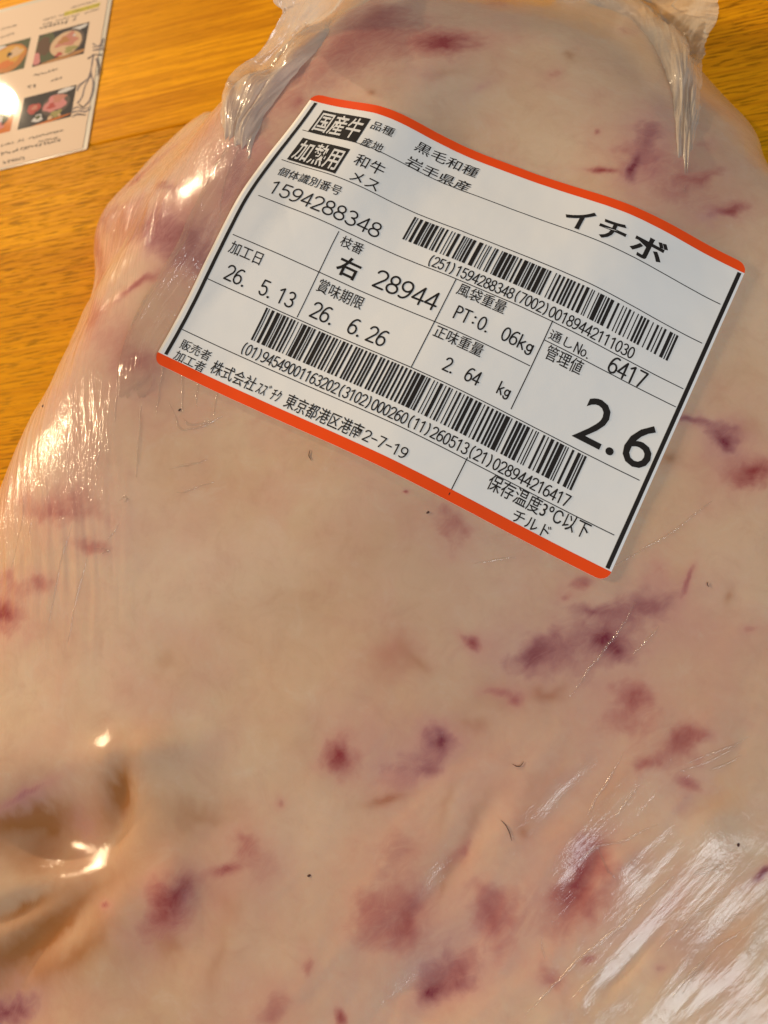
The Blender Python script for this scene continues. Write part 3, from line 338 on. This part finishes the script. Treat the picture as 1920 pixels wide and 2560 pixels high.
m2 = np.maximum(smooth(-62, -88, X), smooth(-40, -62, X)*smooth(25, 45, Y))*(1.2+1.1*smooth(25, 45, Y))*smooth(-115, -60, Y)*lm
one = np.ones(len(V))
for nm, cols in (('stain_shade', (st['r'], st['p'], st['b'])), ('stain_shade2', (st['t'], .4*m1, m2))):
    a = me.color_attributes.new(nm, 'FLOAT_COLOR', 'POINT'); a.data.foreach_set('color', np.stack([*cols, one], -1).astype(np.float32).ravel())
me.materials.append(M['beef'])
beef = bpy.data.objects.new('fat_covered_beef', me); COL.objects.link(beef); beef.parent = pack
beef['label'] = 'cream coloured beef fat with crimson blood spots under tight film'
# loose pouch film: lofted sheets with pleats
def loft(rows, nr, nc, amp, seed, along=14.0, across=3.2):
    P = np.asarray(rows, float); R, K, _ = P.shape
    def crv(A, n):
        k = len(A); tt = np.linspace(0, k-1, n); i = np.clip(np.floor(tt).astype(int), 0, k-2); f = (tt-i).reshape(-1, *([1]*(A.ndim-1)))
        g = lambda j: A[np.clip(j, 0, k-1)]
        p0, p1, p2, p3 = g(i-1), g(i), g(i+1), g(i+2)
        return .5*(2*p1+(p2-p0)*f+(2*p0-5*p1+4*p2-p3)*f*f+(3*p1-p0-3*p2+p3)*f**3)
    Q = crv(P, nr); Q = np.swapaxes(crv(np.swapaxes(Q, 0, 1), nc), 0, 1)
    i, j = np.meshgrid(np.arange(nr), np.arange(nc), indexing='ij')
    Lr = np.linalg.norm(P[1:]-P[:-1], axis=-1).mean()*(R-1); Lc = np.linalg.norm(P[:, 1:]-P[:, :-1], axis=-1).mean()*(K-1)
    d = fbm(j/nc*Lc/across+.04*i/nr*Lr, i/nr*Lr/along, seed, 4)
    env = np.sin(np.pi*np.clip(j/(nc-1), 0, 1))**.5
    t1 = np.gradient(Q, axis=0); t2 = np.gradient(Q, axis=1); n = np.cross(t2, t1); n /= np.linalg.norm(n, axis=-1, keepdims=True)+1e-9
    n *= np.sign(n[..., 2:3]+1e-6)
    Q = Q+n*(d*amp*(.25+.75*env))[..., None]
    # ragged cut edge
    e = fbm(i/nr*Lr/6.0, i*0+.5, seed+9, 3)*.9
    Q[..., 0] += e*(np.abs(j/(nc-1)-.5)*2)**4; Q[..., 1] += .6*e*(np.abs(j/(nc-1)-.5)*2)**4
    return Q.reshape(-1, 3), gridfaces(nr, nc)
V_, F_ = loft(FLAP_LEFT, 260, 110, 2.0, 5, 22.0, 4.5); fl = mesh('pouch_flap', V_, F_, M['film_flap'], pack, film=True); fl['label'] = 'grey cloudy pouch flap folded up along the upper left edge'
V_, F_ = loft(FLAP_RIGHT, 260, 110, 1.6, 15, 26.0, 5.0); fr_ = mesh('pouch_flap', V_, F_, M['film_flap'], pack, film=True); fr_['label'] = 'cloudy pouch flap standing at the upper right edge'
V_, F_ = loft(TENT, 300, 120, 1.5, 25, 30.0, 2.2); mesh('pouch_film_fold', V_, F_, M['film_tent'], pack, film=True)
# sharp creases where the film is pinched into thin ridges
CV, CF = [], []
for wd, pts in CREASES:
    P = np.asarray(pts, float)
    if len(P) < 2: continue
    k = max(12, int(np.linalg.norm(np.diff(P, axis=0), axis=1).sum()/.5)); tt = np.linspace(0, len(P)-1, k)
    px_ = np.interp(tt, range(len(P)), P[:, 0]); py_ = np.interp(tt, range(len(P)), P[:, 1])
    ker = np.hanning(9); ker /= ker.sum()
    if k > 12: px_ = np.convolve(np.pad(px_, 4, 'edge'), ker, 'valid'); py_ = np.convolve(np.pad(py_, 4, 'edge'), ker, 'valid')
    px_ = px_+.5*fbm(tt*2.2, tt*0+wd*50, int(P[0, 0]*7) & 255, 3); py_ = py_+.5*fbm(tt*2.2, tt*0+9+wd*50, int(P[0, 1]*5) & 255, 3)
    tx = np.gradient(px_); ty = np.gradient(py_); l_ = np.hypot(tx, ty)+1e-9; nx, ny = -ty/l_, tx/l_
    ww = wd*.75*np.sin(np.pi*np.linspace(.02, .98, k))**.6*(.6+.8*vnoise(tt*3, tt*0, 3))
    rows = []
    for f_, h_ in ((-1, -.05), (-.5, .75), (0, 1.0), (.5, .75), (1, -.05)):
        ax, ay = px_+nx*ww*f_, py_+ny*ww*f_
        rows.append(np.stack([ax, ay, beef_z(ax, ay)+h_*ww*.7], -1))
    b0 = sum(len(v) for v in CV); Q = np.stack(rows, 1).reshape(-1, 3); CV.append(Q); CF.append(gridfaces(k, 5)[:, ::-1]+b0)
cz = mesh('pouch_crease', np.concatenate(CV), np.concatenate(CF), M['film_line'], pack, film=True); cz['kind'] = 'stuff'
# ---------------------------------------------------------------- label
LW, LH = 120.0, 85.45
lab = thing('product_label', 'white adhesive label with orange-red stripes, barcodes and Japanese print on the beef', 'label')
def on_label(a, b, off):
    a = np.asarray(a, float); b = np.asarray(b, float)
    P = LAB[0]+(a/LW)[..., None]*LE1+(b/LH)[..., None]*LE2
    P[..., 2] = beef_z(P[..., 0], P[..., 1])+.55+off+.16*fbm(P[..., 0]/9, P[..., 1]/9, 61, 3)
    return P
RAD = 2.6
def inset(b):
    b = np.minimum(b, LH-b); t_ = np.clip(RAD-b, 0, RAD); return RAD-np.sqrt(np.maximum(RAD*RAD-t_*t_, 0))
def label_strip(name, b0, b1, nb, na, off, mat, parent):
    bs = np.linspace(b0, b1, nb); ins = inset(bs)
    A = ins[:, None]+(LW-2*ins)[:, None]*np.linspace(0, 1, na)[None]
    return mesh(name, on_label(A, np.repeat(bs[:, None], na, 1), off).reshape(-1, 3), gridfaces(nb, na)[:, ::-1].copy(), mat, parent)
bs = np.unique(np.concatenate([np.linspace(0, 3, 12), np.linspace(3, LH-3, 80), np.linspace(LH-3, LH, 12)])); ins = inset(bs)
A = ins[:, None]+(LW-2*ins)[:, None]*np.linspace(0, 1, 130)[None]
sheet = mesh('label_sheet', on_label(A, np.repeat(bs[:, None], 130, 1), 0).reshape(-1, 3), gridfaces(len(bs), 130)[:, ::-1].copy(), M['paper'], lab)
so = sheet.modifiers.new('thick', 'SOLIDIFY'); so.thickness = .00014; so.offset = -1
label_strip('red_stripe', .0, 2.5, 14, 130, .05, M['red_ink'], lab)
label_strip('red_stripe', LH-2.7, LH-.0, 14, 130, .05, M['red_ink'], lab)
def label_quadstrip(name, p, q, wd, off=.05, parent=lab, mat='ink'):
    p = np.asarray(p, float); q = np.asarray(q, float); d = (q-p)/np.linalg.norm(q-p); n = np.array([-d[1], d[0]])*wd/2
    k = max(2, int(np.linalg.norm(q-p)/1.0)); t_ = np.linspace(0, 1, k)[:, None]; c = p+(q-p)*t_
    pts = np.stack([c-n, c+n], 1)
    return mesh(name, on_label(pts[..., 0], pts[..., 1], off).reshape(-1, 3), gridfaces(k, 2), M[mat], parent)
for i, (p, q) in enumerate(RULES):
    if i < 7:
        b_ = (p[1]+q[1])/2+(.3 if i == 0 else 0); p, q = (p[0], b_), (q[0], b_)
        label_quadstrip('rule_line', p, q, .22)
    elif i < 11:
        a_ = (p[0]+q[0])/2; label_quadstrip('rule_line', (a_, p[1]), (a_, q[1]), .24)
    else:
        a_ = (p[0]+q[0])/2; label_quadstrip('border_bar', (a_, 2.9), (a_, LH-3.0), .95, .06)
# --- Code 128 bars
C128 = "212222,222122,222221,121223,121322,131222,122213,122312,132212,221213,221312,231212,112232,122132,122231,113222,123122,123221,223211,221132,221231,213212,223112,312131,311222,321122,321221,312212,322112,322211,212123,212321,232121,111323,131123,131321,112313,132113,132311,211313,231113,231311,112133,112331,132131,113123,113321,133121,313121,211331,231131,213113,213311,213131,311123,311321,331121,312113,312311,332111,314111,221411,431111,111224,111422,121124,121421,141122,141221,112214,112412,122114,122411,142112,142211,241211,221114,413111,241112,134111,111242,121142,121241,114212,124112,124211,411212,421112,421211,212141,214121,412121,111143,111341,131141,114113,114311,411113,411311,113141,114131,311141,411131,211412,211214,211232,2331112".split(',')
def code128(vals):
    chk = vals[0]+sum(i*v for i, v in enumerate(vals) if i)
    return ''.join(C128[v] for v in vals+[chk % 103, 106])
pairs = lambda s: [int(s[i:i+2]) for i in range(0, len(s), 2)]
codes = [code128([105, 102]+pairs('251159428834')+[100, 24, 102, 99]+pairs('700200189442111030')), code128([105, 102]+pairs('019454900116320231020002601126051321028944216417'))]
for q, pat in zip(CODES, codes):
    q = np.asarray(q); a0 = (q[0, 0]+q[3, 0])/2; a1 = (q[1, 0]+q[2, 0])/2; b0 = (q[0, 1]+q[1, 1])/2; b1 = (q[2, 1]+q[3, 1])/2-.3
    tot = sum(map(int, pat)); md = (a1-a0)/tot; a = a0; VV, FF = [], []
    for i, ch in enumerate(pat):
        w_ = int(ch)*md
        if i % 2 == 0:
            bb = np.linspace(b0, b1, 9); pts = on_label(np.stack([bb*0+a, bb*0+a+w_*.97], 1), np.stack([bb, bb], 1), .05)
            FF.append(gridfaces(9, 2)+sum(len(v) for v in VV)); VV.append(pts.reshape(-1, 3))
        a += w_
    mesh('barcode', np.concatenate(VV), np.concatenate(FF), M['ink'], lab)
# --- lettering. Figures: round-ended single strokes; the rest: type outlines
def arcp(cx, cy, rx, ry, a0, a1, n=12): return [(cx+rx*math.cos(math.radians(a0+(a1-a0)*i/n)), cy+ry*math.sin(math.radians(a0+(a1-a0)*i/n))) for i in range(n+1)]
G = {
 '0': [arcp(.25, .5, .19, .48, 90, 450, 24)], '1': [[(.10, .80), (.28, .98), (.28, .02)]],
 '2': [arcp(.25, .74, .19, .24, 170, -20, 12)+[(.40, .56), (.07, .02), (.45, .02)]],
 '3': [arcp(.24, .75, .17, .23, 150, -90, 12)+arcp(.24, .27, .20, .25, 90, -150, 12)],
 '4': [[(.36, .02), (.36, .98), (.05, .27), (.47, .27)]],
 '5': [[(.42, .98), (.12, .98), (.09, .55)]+arcp(.25, .32, .19, .30, 125, -150, 14)],
 '6': [arcp(.25, .30, .19, .28, 0, 360, 20), arcp(.33, .34, .27, .64, 70, 180, 10)],
 '7': [[(.06, .98), (.44, .98), (.20, .02)]],
 '8': [arcp(.25, .75, .16, .23, 0, 360, 18), arcp(.25, .27, .20, .25, 0, 360, 18)],
 '9': [arcp(.25, .70, .19, .28, 0, 360, 20), arcp(.17, .66, .27, .64, -110, 0, 10)],
 '(': [arcp(.52, .48, .30, .66, 125, 235, 10)], ')': [arcp(-.02, .48, .30, .66, 55, -55, 10)],
 '.': [arcp(.12, .05, .025, .025, 0, 360, 6)], ':': [arcp(.25, .25, .025, .03, 0, 360, 6), arcp(.25, .70, .025, .03, 0, 360, 6)],
 '-': [[(.08, .48), (.42, .48)]], ' ': [],
 'P': [[(.10, .02), (.10, .98), (.24, .98)]+arcp(.24, .75, .18, .23, 90, -90, 10)+[(.10, .52)]], 'T': [[(.03, .98), (.47, .98)], [(.25, .98), (.25, .02)]],
 'N': [[(.06, .02), (.06, .98), (.44, .02), (.44, .98)]], 'o': [arcp(.25, .33, .17, .30, 0, 360, 18)],
 'k': [[(.10, .98), (.10, .02)], [(.40, .62), (.11, .30)], [(.20, .40), (.42, .02)]],
 'g': [arcp(.24, .36, .15, .22, 0, 360, 16), [(.40, .60), (.40, .10)]+arcp(.24, .08, .16, .22, 0, -160, 10)],
}
def ribbon(lines, hw):
    VV, FF = [], []
    for L in lines:
        L = [np.array(p) for p in L]
        for p, q in zip(L[:-1], L[1:]):
            d = q-p; l_ = np.linalg.norm(d)
            if l_ < 1e-6: continue
            n = np.array([-d[1], d[0]])/l_*hw; b = len(VV); VV += [p-n, q-n, q+n, p+n]; FF.append((b, b+1, b+2, b+3))
        for p in L:
            b = len(VV); VV += [p+hw*np.array((math.cos(k*math.pi/4), math.sin(k*math.pi/4))) for k in range(8)]; FF.append(tuple(range(b, b+8)))
    return VV, FF
def figures(s, A, B, h, wt):
    n = len(s); adv = (B-A)/n; sx = adv/.5*1.0; VV, FF = [], []
    for i, ch in enumerate(s):
        ls = [[(A+i*adv+x_*sx, y_*h) for x_, y_ in L] for L in G[ch]]
        v, f_ = ribbon(ls, wt); b = len(VV); VV += v; FF += [tuple(k+b for k in q) for q in f_]
    return np.array(VV), FF
def outlines(s, bold):
    cu = bpy.data.curves.new('type', 'FONT'); cu.body = s; cu.offset = bold; cu.resolution_u = 3
    o = bpy.data.objects.new('type', cu); COL.objects.link(o); bpy.context.view_layer.update()
    me_ = bpy.data.meshes.new_from_object(o.evaluated_get(bpy.context.evaluated_depsgraph_get()))
    VV = np.array([v.co[:2] for v in me_.vertices]); FF = [tuple(p.vertices) for p in me_.polygons]
    bpy.data.objects.remove(o); bpy.data.meshes.remove(me_); bpy.data.curves.remove(cu)
    return VV, FF
def put_text(s, VV, FF, off, mat):
    mesh('printed_text', on_label(VV[:, 0], VV[:, 1], off), FF, M[mat], lab, False)
def fit(VV, a0, a1, bmid, h, em=None):
    mn, mx = VV.min(0), VV.max(0)
    xx = a0+(VV[:, 0]-mn[0])/(mx[0]-mn[0])*(a1-a0)
    lo, hi = (mn[1], mx[1]) if em is None else em
    yy = bmid-((VV[:, 1]-(lo+hi)/2)/(hi-lo))*h
    return np.stack([xx, yy], 1)
for s, pA, pB, h, kind in TEXTS:
    b_ = (pA[1]+pB[1])/2
    if s in 'イチボ': b_ = 8.7
    b_ = min(b_, 81.6)
    if kind == 'd':
        VV, FF = figures(s, pA[0], pB[0], h, .048*h+.03); VV[:, 1] = b_+h/2-VV[:, 1]+(.35 if len(s) > 20 else 0)
    elif kind == 'm':
        VV, FF = outlines('通し', .006); VV = fit(VV, pA[0], pA[0]+(pB[0]-pA[0])*.55, b_, h, (-.1, .85))
        put_text(s, VV, FF, .07, 'ink'); VV, FF = figures('No.', pA[0]+(pB[0]-pA[0])*.60, pB[0]+.4, h*.95, .14); VV[:, 1] = b_+h/2-VV[:, 1]
    elif kind == 'B':
        VV, FF = outlines(s, .0); VV = fit(VV, pA[0], pB[0], b_, h)
    else:
        VV, FF = outlines(s, {'k': .006, 'K': .022}[kind]); h *= (1.06 if s in ('販売者', '加工者') else 1.28) if kind == 'k' else 1; b_ -= .25 if kind == 'k' else 0
        VV = fit(VV, pA[0], pB[0], b_, h, (-.1, .87) if kind == 'k' else None)
    put_text(s, VV, FF, .07, 'ink')
for s, q in BOXES:
    q = np.asarray(q); u_ = np.linspace(0, 1, 18); v_ = np.linspace(0, 1, 10)
    a0, a1 = q[:, 0].min(), q[:, 0].max(); b0 = (q[0, 1]+q[1, 1])/2; b1 = (q[2, 1]+q[3, 1])/2
    UU, VV_ = np.meshgrid(a0+(a1-a0)*u_, b0+(b1-b0)*v_)
    mesh('print_block', on_label(UU, VV_, .05).reshape(-1, 3), gridfaces(10, 18), M['ink'], lab)
    VV, FF = outlines(s, .012); VV = fit(VV, a0+.7, a1-.7, (b0+b1)/2, (b1-b0)*.86)
    put_text(s, VV, FF, .12, 'white_ink')
# ---------------------------------------------------------------- stray hairs and specks
hl = ['dark curled hair lying on the film right of centre', 'thin dark arched hair below the curled one', 'tiny dark hair bit near the right edge below the label', 'fine brown hair by the label lower red stripe']
M['hair'] = simple('dark_hair', (.05, .03, .025), .5)
for pts, lb in zip(HAIRS, hl):
    P = np.asarray(pts); tt = np.linspace(0, len(P)-1, 24); hx = np.interp(tt, range(len(P)), P[:, 0]); hy = np.interp(tt, range(len(P)), P[:, 1])
    ker = np.array([.25, .5, .25])
    for _ in range(6): hx[1:-1] = np.convolve(hx, ker, 'valid'); hy[1:-1] = np.convolve(hy, ker, 'valid')
    hz = beef_z(hx, hy)+.15; tx = np.gradient(hx); ty = np.gradient(hy); l_ = np.hypot(tx, ty)+1e-9; nx, ny = -ty/l_, tx/l_
    rr = .085*np.sin(np.pi*np.linspace(.1, .9, 24)); rows = []
    for k in range(6):
        a_ = k*math.pi/3; rows.append(np.stack([hx+nx*rr*math.cos(a_), hy+ny*rr*math.cos(a_), hz+rr*math.sin(a_)], -1))
    o = mesh('stray_hair', np.stack(rows, 1).reshape(-1, 3), gridfaces(24, 6, True), M['hair']); thing(None, lb, 'hair', 'stray hairs on the pouch', o)
M['speck'] = simple('dark_speck', (.06, .025, .02), .5)
sl_ = ['tiny black speck on the fat at lower centre left', 'small dark red fleck just below the label', 'tiny dark fleck at the left edge near the table', 'tiny dark fleck left of the label lower corner', 'tiny dark dot near the lower right edge']
for (sx, sy), lb in zip(SPECKS, sl_):
    bm = bmesh.new(); bmesh.ops.create_icosphere(bm, subdivisions=2, radius=.26*MM)
    for v in bm.verts: v.co = Vector((v.co.x*(1.5+.3*random.random()), v.co.y*(.9+.3*random.random()), v.co.z*.5))
    me_ = bpy.data.meshes.new('dark_speck'); bm.to_mesh(me_); bm.free(); me_.materials.append(M['speck'])
    o = bpy.data.objects.new('dark_speck', me_); COL.objects.link(o); o.location = (sx*MM, sy*MM, (beef_z(np.array([sx]), np.array([sy]))[0]+.05)*MM); o.rotation_euler = (0, 0, random.random()*3)
    thing(None, lb, 'speck', 'specks on the pouch', o)
# ---------------------------------------------------------------- laminated menu
menu = thing('laminated_menu', 'laminated cream menu card with dish photos lying upside down on the table', 'menu')
menu.location = (MENU_AT[0]*MM, MENU_AT[1]*MM, 0); menu.rotation_euler = (0, 0, MENU_AT[2])
MX0, MY1 = -150.0, 122.0
def slab(name, x0, y0, x1, y1, z0, z1, mat, bev=.0, rad=3.0):
    bm = bmesh.new(); pts = []
    for cx, cy, a0 in ((x1-rad, y1-rad, 0), (x0+rad, y1-rad, 90), (x0+rad, y0+rad, 180), (x1-rad, y0+rad, 270)):
        for k in range(6): a_ = math.radians(a0+18*k); pts.append((cx+rad*math.cos(a_), cy+rad*math.sin(a_)))
    lo = [bm.verts.new((x*MM, y*MM, z0*MM)) for x, y in pts]; hi = [bm.verts.new((x*MM, y*MM, z1*MM)) for x, y in pts]
    bm.faces.new(hi); bm.faces.new(lo[::-1]); n = len(pts)
    for k in range(n): bm.faces.new((lo[k], lo[(k+1) % n], hi[(k+1) % n], hi[k]))
    me_ = bpy.data.meshes.new(name); bm.to_mesh(me_); bm.free(); me_.materials.append(mat)
    o = bpy.data.objects.new(name, me_); COL.objects.link(o); o.parent = menu; return o
M['cream'] = simple('cream_menu_paper', (.78, .60, .45), .6, .1, .6, .025)
M['laminate'] = simple('clear_laminate_border', (.78, .72, .60), .12, .5, .8, .05)
slab('laminate', MX0-3, -.2, 0, MY1+3, .05, .55, M['laminate'], rad=1.2)
slab('printed_sheet', MX0, .6, -2.2, MY1, .56, .75, M['cream'], rad=.4)
Z1 = .80
def flat(name, polys, parent=menu):
    """flat print: list of (material key, outline points, level)"""
    VV, FF, mi, mats = [], [], [], []
    for mk, pts, lev in polys:
        if mk not in mats: mats.append(mk)
        b = len(VV); VV += [(x, y, Z1+.01*lev) for x, y in pts]; FF.append(tuple(range(b, b+len(pts)))); mi.append(mats.index(mk))
    o = mesh(name, VV, FF, None, parent, False)
    for mk in mats: o.data.materials.append(M[mk])
    o.data.polygons.foreach_set('material_index', mi); return o
def prt(k, c): M[k] = simple('print_'+k, c, .6, .1, .6, .025)
for k, c in dict(p_dark=(.022, .016, .018), p_brown=(.10, .045, .02), p_green=(.07, .08, .03), p_bowl=(.62, .42, .26), p_rim=(.10, .07, .06), p_meat=(.50, .20, .15), p_pink=(.58, .22, .22), p_red=(.42, .06, .05), p_yel=(.62, .33, .05), p_yel2=(.50, .18, .03), p_orange=(.60, .16, .02), p_white=(.62, .60, .60), p_ink=(.03, .025, .03), p_grey=(.23, .19, .20), p_hi=(.62, .52, .08), p_olive=(.32, .28, .10), p_tab=(.42, .19, .06)).items(): prt(k, c)
def ell(cx, cy, rx, ry, a=0, n=28, wob=.0, seed=0):
    rd = random.Random(seed); ph = [rd.random()*6.28 for _ in range(3)]; o = []
    for k in range(n):
        t_ = 2*math.pi*k/n; r_ = 1+wob*(math.sin(3*t_+ph[0])+.6*math.sin(5*t_+ph[1])+.4*math.sin(8*t_+ph[2]))
        x_, y_ = rx*r_*math.cos(t_), ry*r_*math.sin(t_); o.append((cx+x_*math.cos(a)-y_*math.sin(a), cy+x_*math.sin(a)+y_*math.cos(a)))
    return o
def inside(q, b): return [(min(max(x, b[0]), b[2]), min(max(y, b[1]), b[3])) for x, y in q]
def photo(b, bgk, items):
    W_, H_ = b[2]-b[0], b[3]-b[1]
    P = [(bgk, [(b[0], b[1]), (b[2], b[1]), (b[2], b[3]), (b[0], b[3])], 0)]
    for i, (mk, u, v, ru, rv, wob) in enumerate(items): P.append((mk, inside(ell(b[0]+u*W_, b[1]+v*H_, ru*W_, rv*H_, .15, 30, wob, i+int(u*50)), b), i+1))
    flat('dish_photo', P)
photo(PHOTOS[0], 'p_dark', [('p_green', .2, .5, .24, .5, .1), ('p_brown', .16, .55, .18, .3, .2), ('p_tab', .5, .03, .6, .07, .02), ('p_pink', .05, .22, .08, .2, .1), ('p_white', .78, .88, .2, .07, .1), ('p_rim', .63, .5, .33, .42, 0), ('p_bowl', .60, .48, .31, .39, 0), ('p_meat', .62, .58, .20, .2, .2), ('p_tab', .55, .6, .10, .1, .25), ('p_olive', .72, .26, .12, .10, .2), ('p_red', .50, .18, .07, .06, .2), ('p_white', .74, .68, .03, .03, .1)])
photo(PHOTOS[1], 'p_green', [('p_white', .35, .85, .2, .12, .1), ('p_yel2', .62, .48, .36, .46, .03), ('p_yel', .60, .55, .30, .34, .08), ('p_orange', .55, .28, .2, .12, .15), ('p_bowl', .75, .62, .12, .16, .2), ('p_dark', .62, .60, .05, .07, .2)])
photo(PHOTOS[2], 'p_dark', [('p_orange', .5, .015, .5, .035, .0), ('p_white', .80, .91, .16, .07, .1), ('p_rim', .66, .52, .27, .34, 0), ('p_pink', .64, .56, .21, .26, .12), ('p_meat', .70, .70, .12, .12, .2), ('p_red', .58, .50, .07, .09, .2), ('p_red', .24, .56, .13, .16, .1), ('p_meat', .25, .58, .06, .07, .1), ('p_olive', .70, .22, .10, .10, .2), ('p_white', .36, .20, .09, .12, .15), ('p_green', .36, .24, .05, .06, .1), ('p_bowl', .60, .12, .05, .06, .1), ('p_bowl', .77, .14, .03, .04, .1)])
photo(PHOTOS[3], 'p_orange', [('p_dark', .5, .55, .42, .46, .02), ('p_white', .5, .6, .34, .34, .08), ('p_pink', .66, .25, .16, .14, .2), ('p_green', .8, .6, .08, .2, .3)])
def scribble(x0, y0, x1, y1, h, wt, rd):
    """lines of small print too soft to read: short broken strokes"""
    P = []; n = int(abs(x1-x0)/(h*.95)); ym = (y0+y1)/2
    for k in range(n):
        if rd.random() < .1: continue
        cx = x0+(k+.5)/n*(x1-x0)
        for _ in range(3):
            a_ = rd.choice((0, 0, math.pi/2, .8, 2.4)); l_ = h*(.25+.3*rd.random()); ox, oy = cx+h*(rd.random()-.5)*.5, ym+h*(rd.random()-.5)*.7
            c_, s_ = math.cos(a_)*l_, math.sin(a_)*l_; nx, ny = -math.sin(a_)*h*.07, math.cos(a_)*h*.07
            P.append(('p_ink', [(ox-c_-nx, oy-s_-ny), (ox+c_-nx, oy+s_-ny), (ox+c_+nx, oy+s_+ny), (ox-c_+nx, oy-s_+ny)], 2+len(P) % 3))
    return P
rd = random.Random(4)
for i, (x0, y0, x1, y1, h, wt) in enumerate(MTEXT):
    flat('print_line', scribble(x0, y0, x1, y1, h*1.7, wt, rd))
h_ = MTEXT[1]; flat('highlight_mark', [('p_hi', [(h_[0]+12, (h_[1]+h_[3])/2-1.6), (h_[2], (h_[1]+h_[3])/2-1.6), (h_[2]+.5, (h_[1]+h_[3])/2+1.8), (h_[0]+12, (h_[1]+h_[3])/2+1.8)], 0)])
INK = []
for L in MINK:
    for rep in range(3):
        jit = lambda: (rd.random()-.5)*1.1
        LL = [np.array([p[0]+jit(), p[1]+jit()]) for p in L]
        v, f_ = ribbon([[tuple(p) for p in LL]], .22)
        for q in f_: INK.append(('p_grey', [tuple(v[k]) for k in q], 1+len(INK) % 5))
flat('ink_drawing', INK)
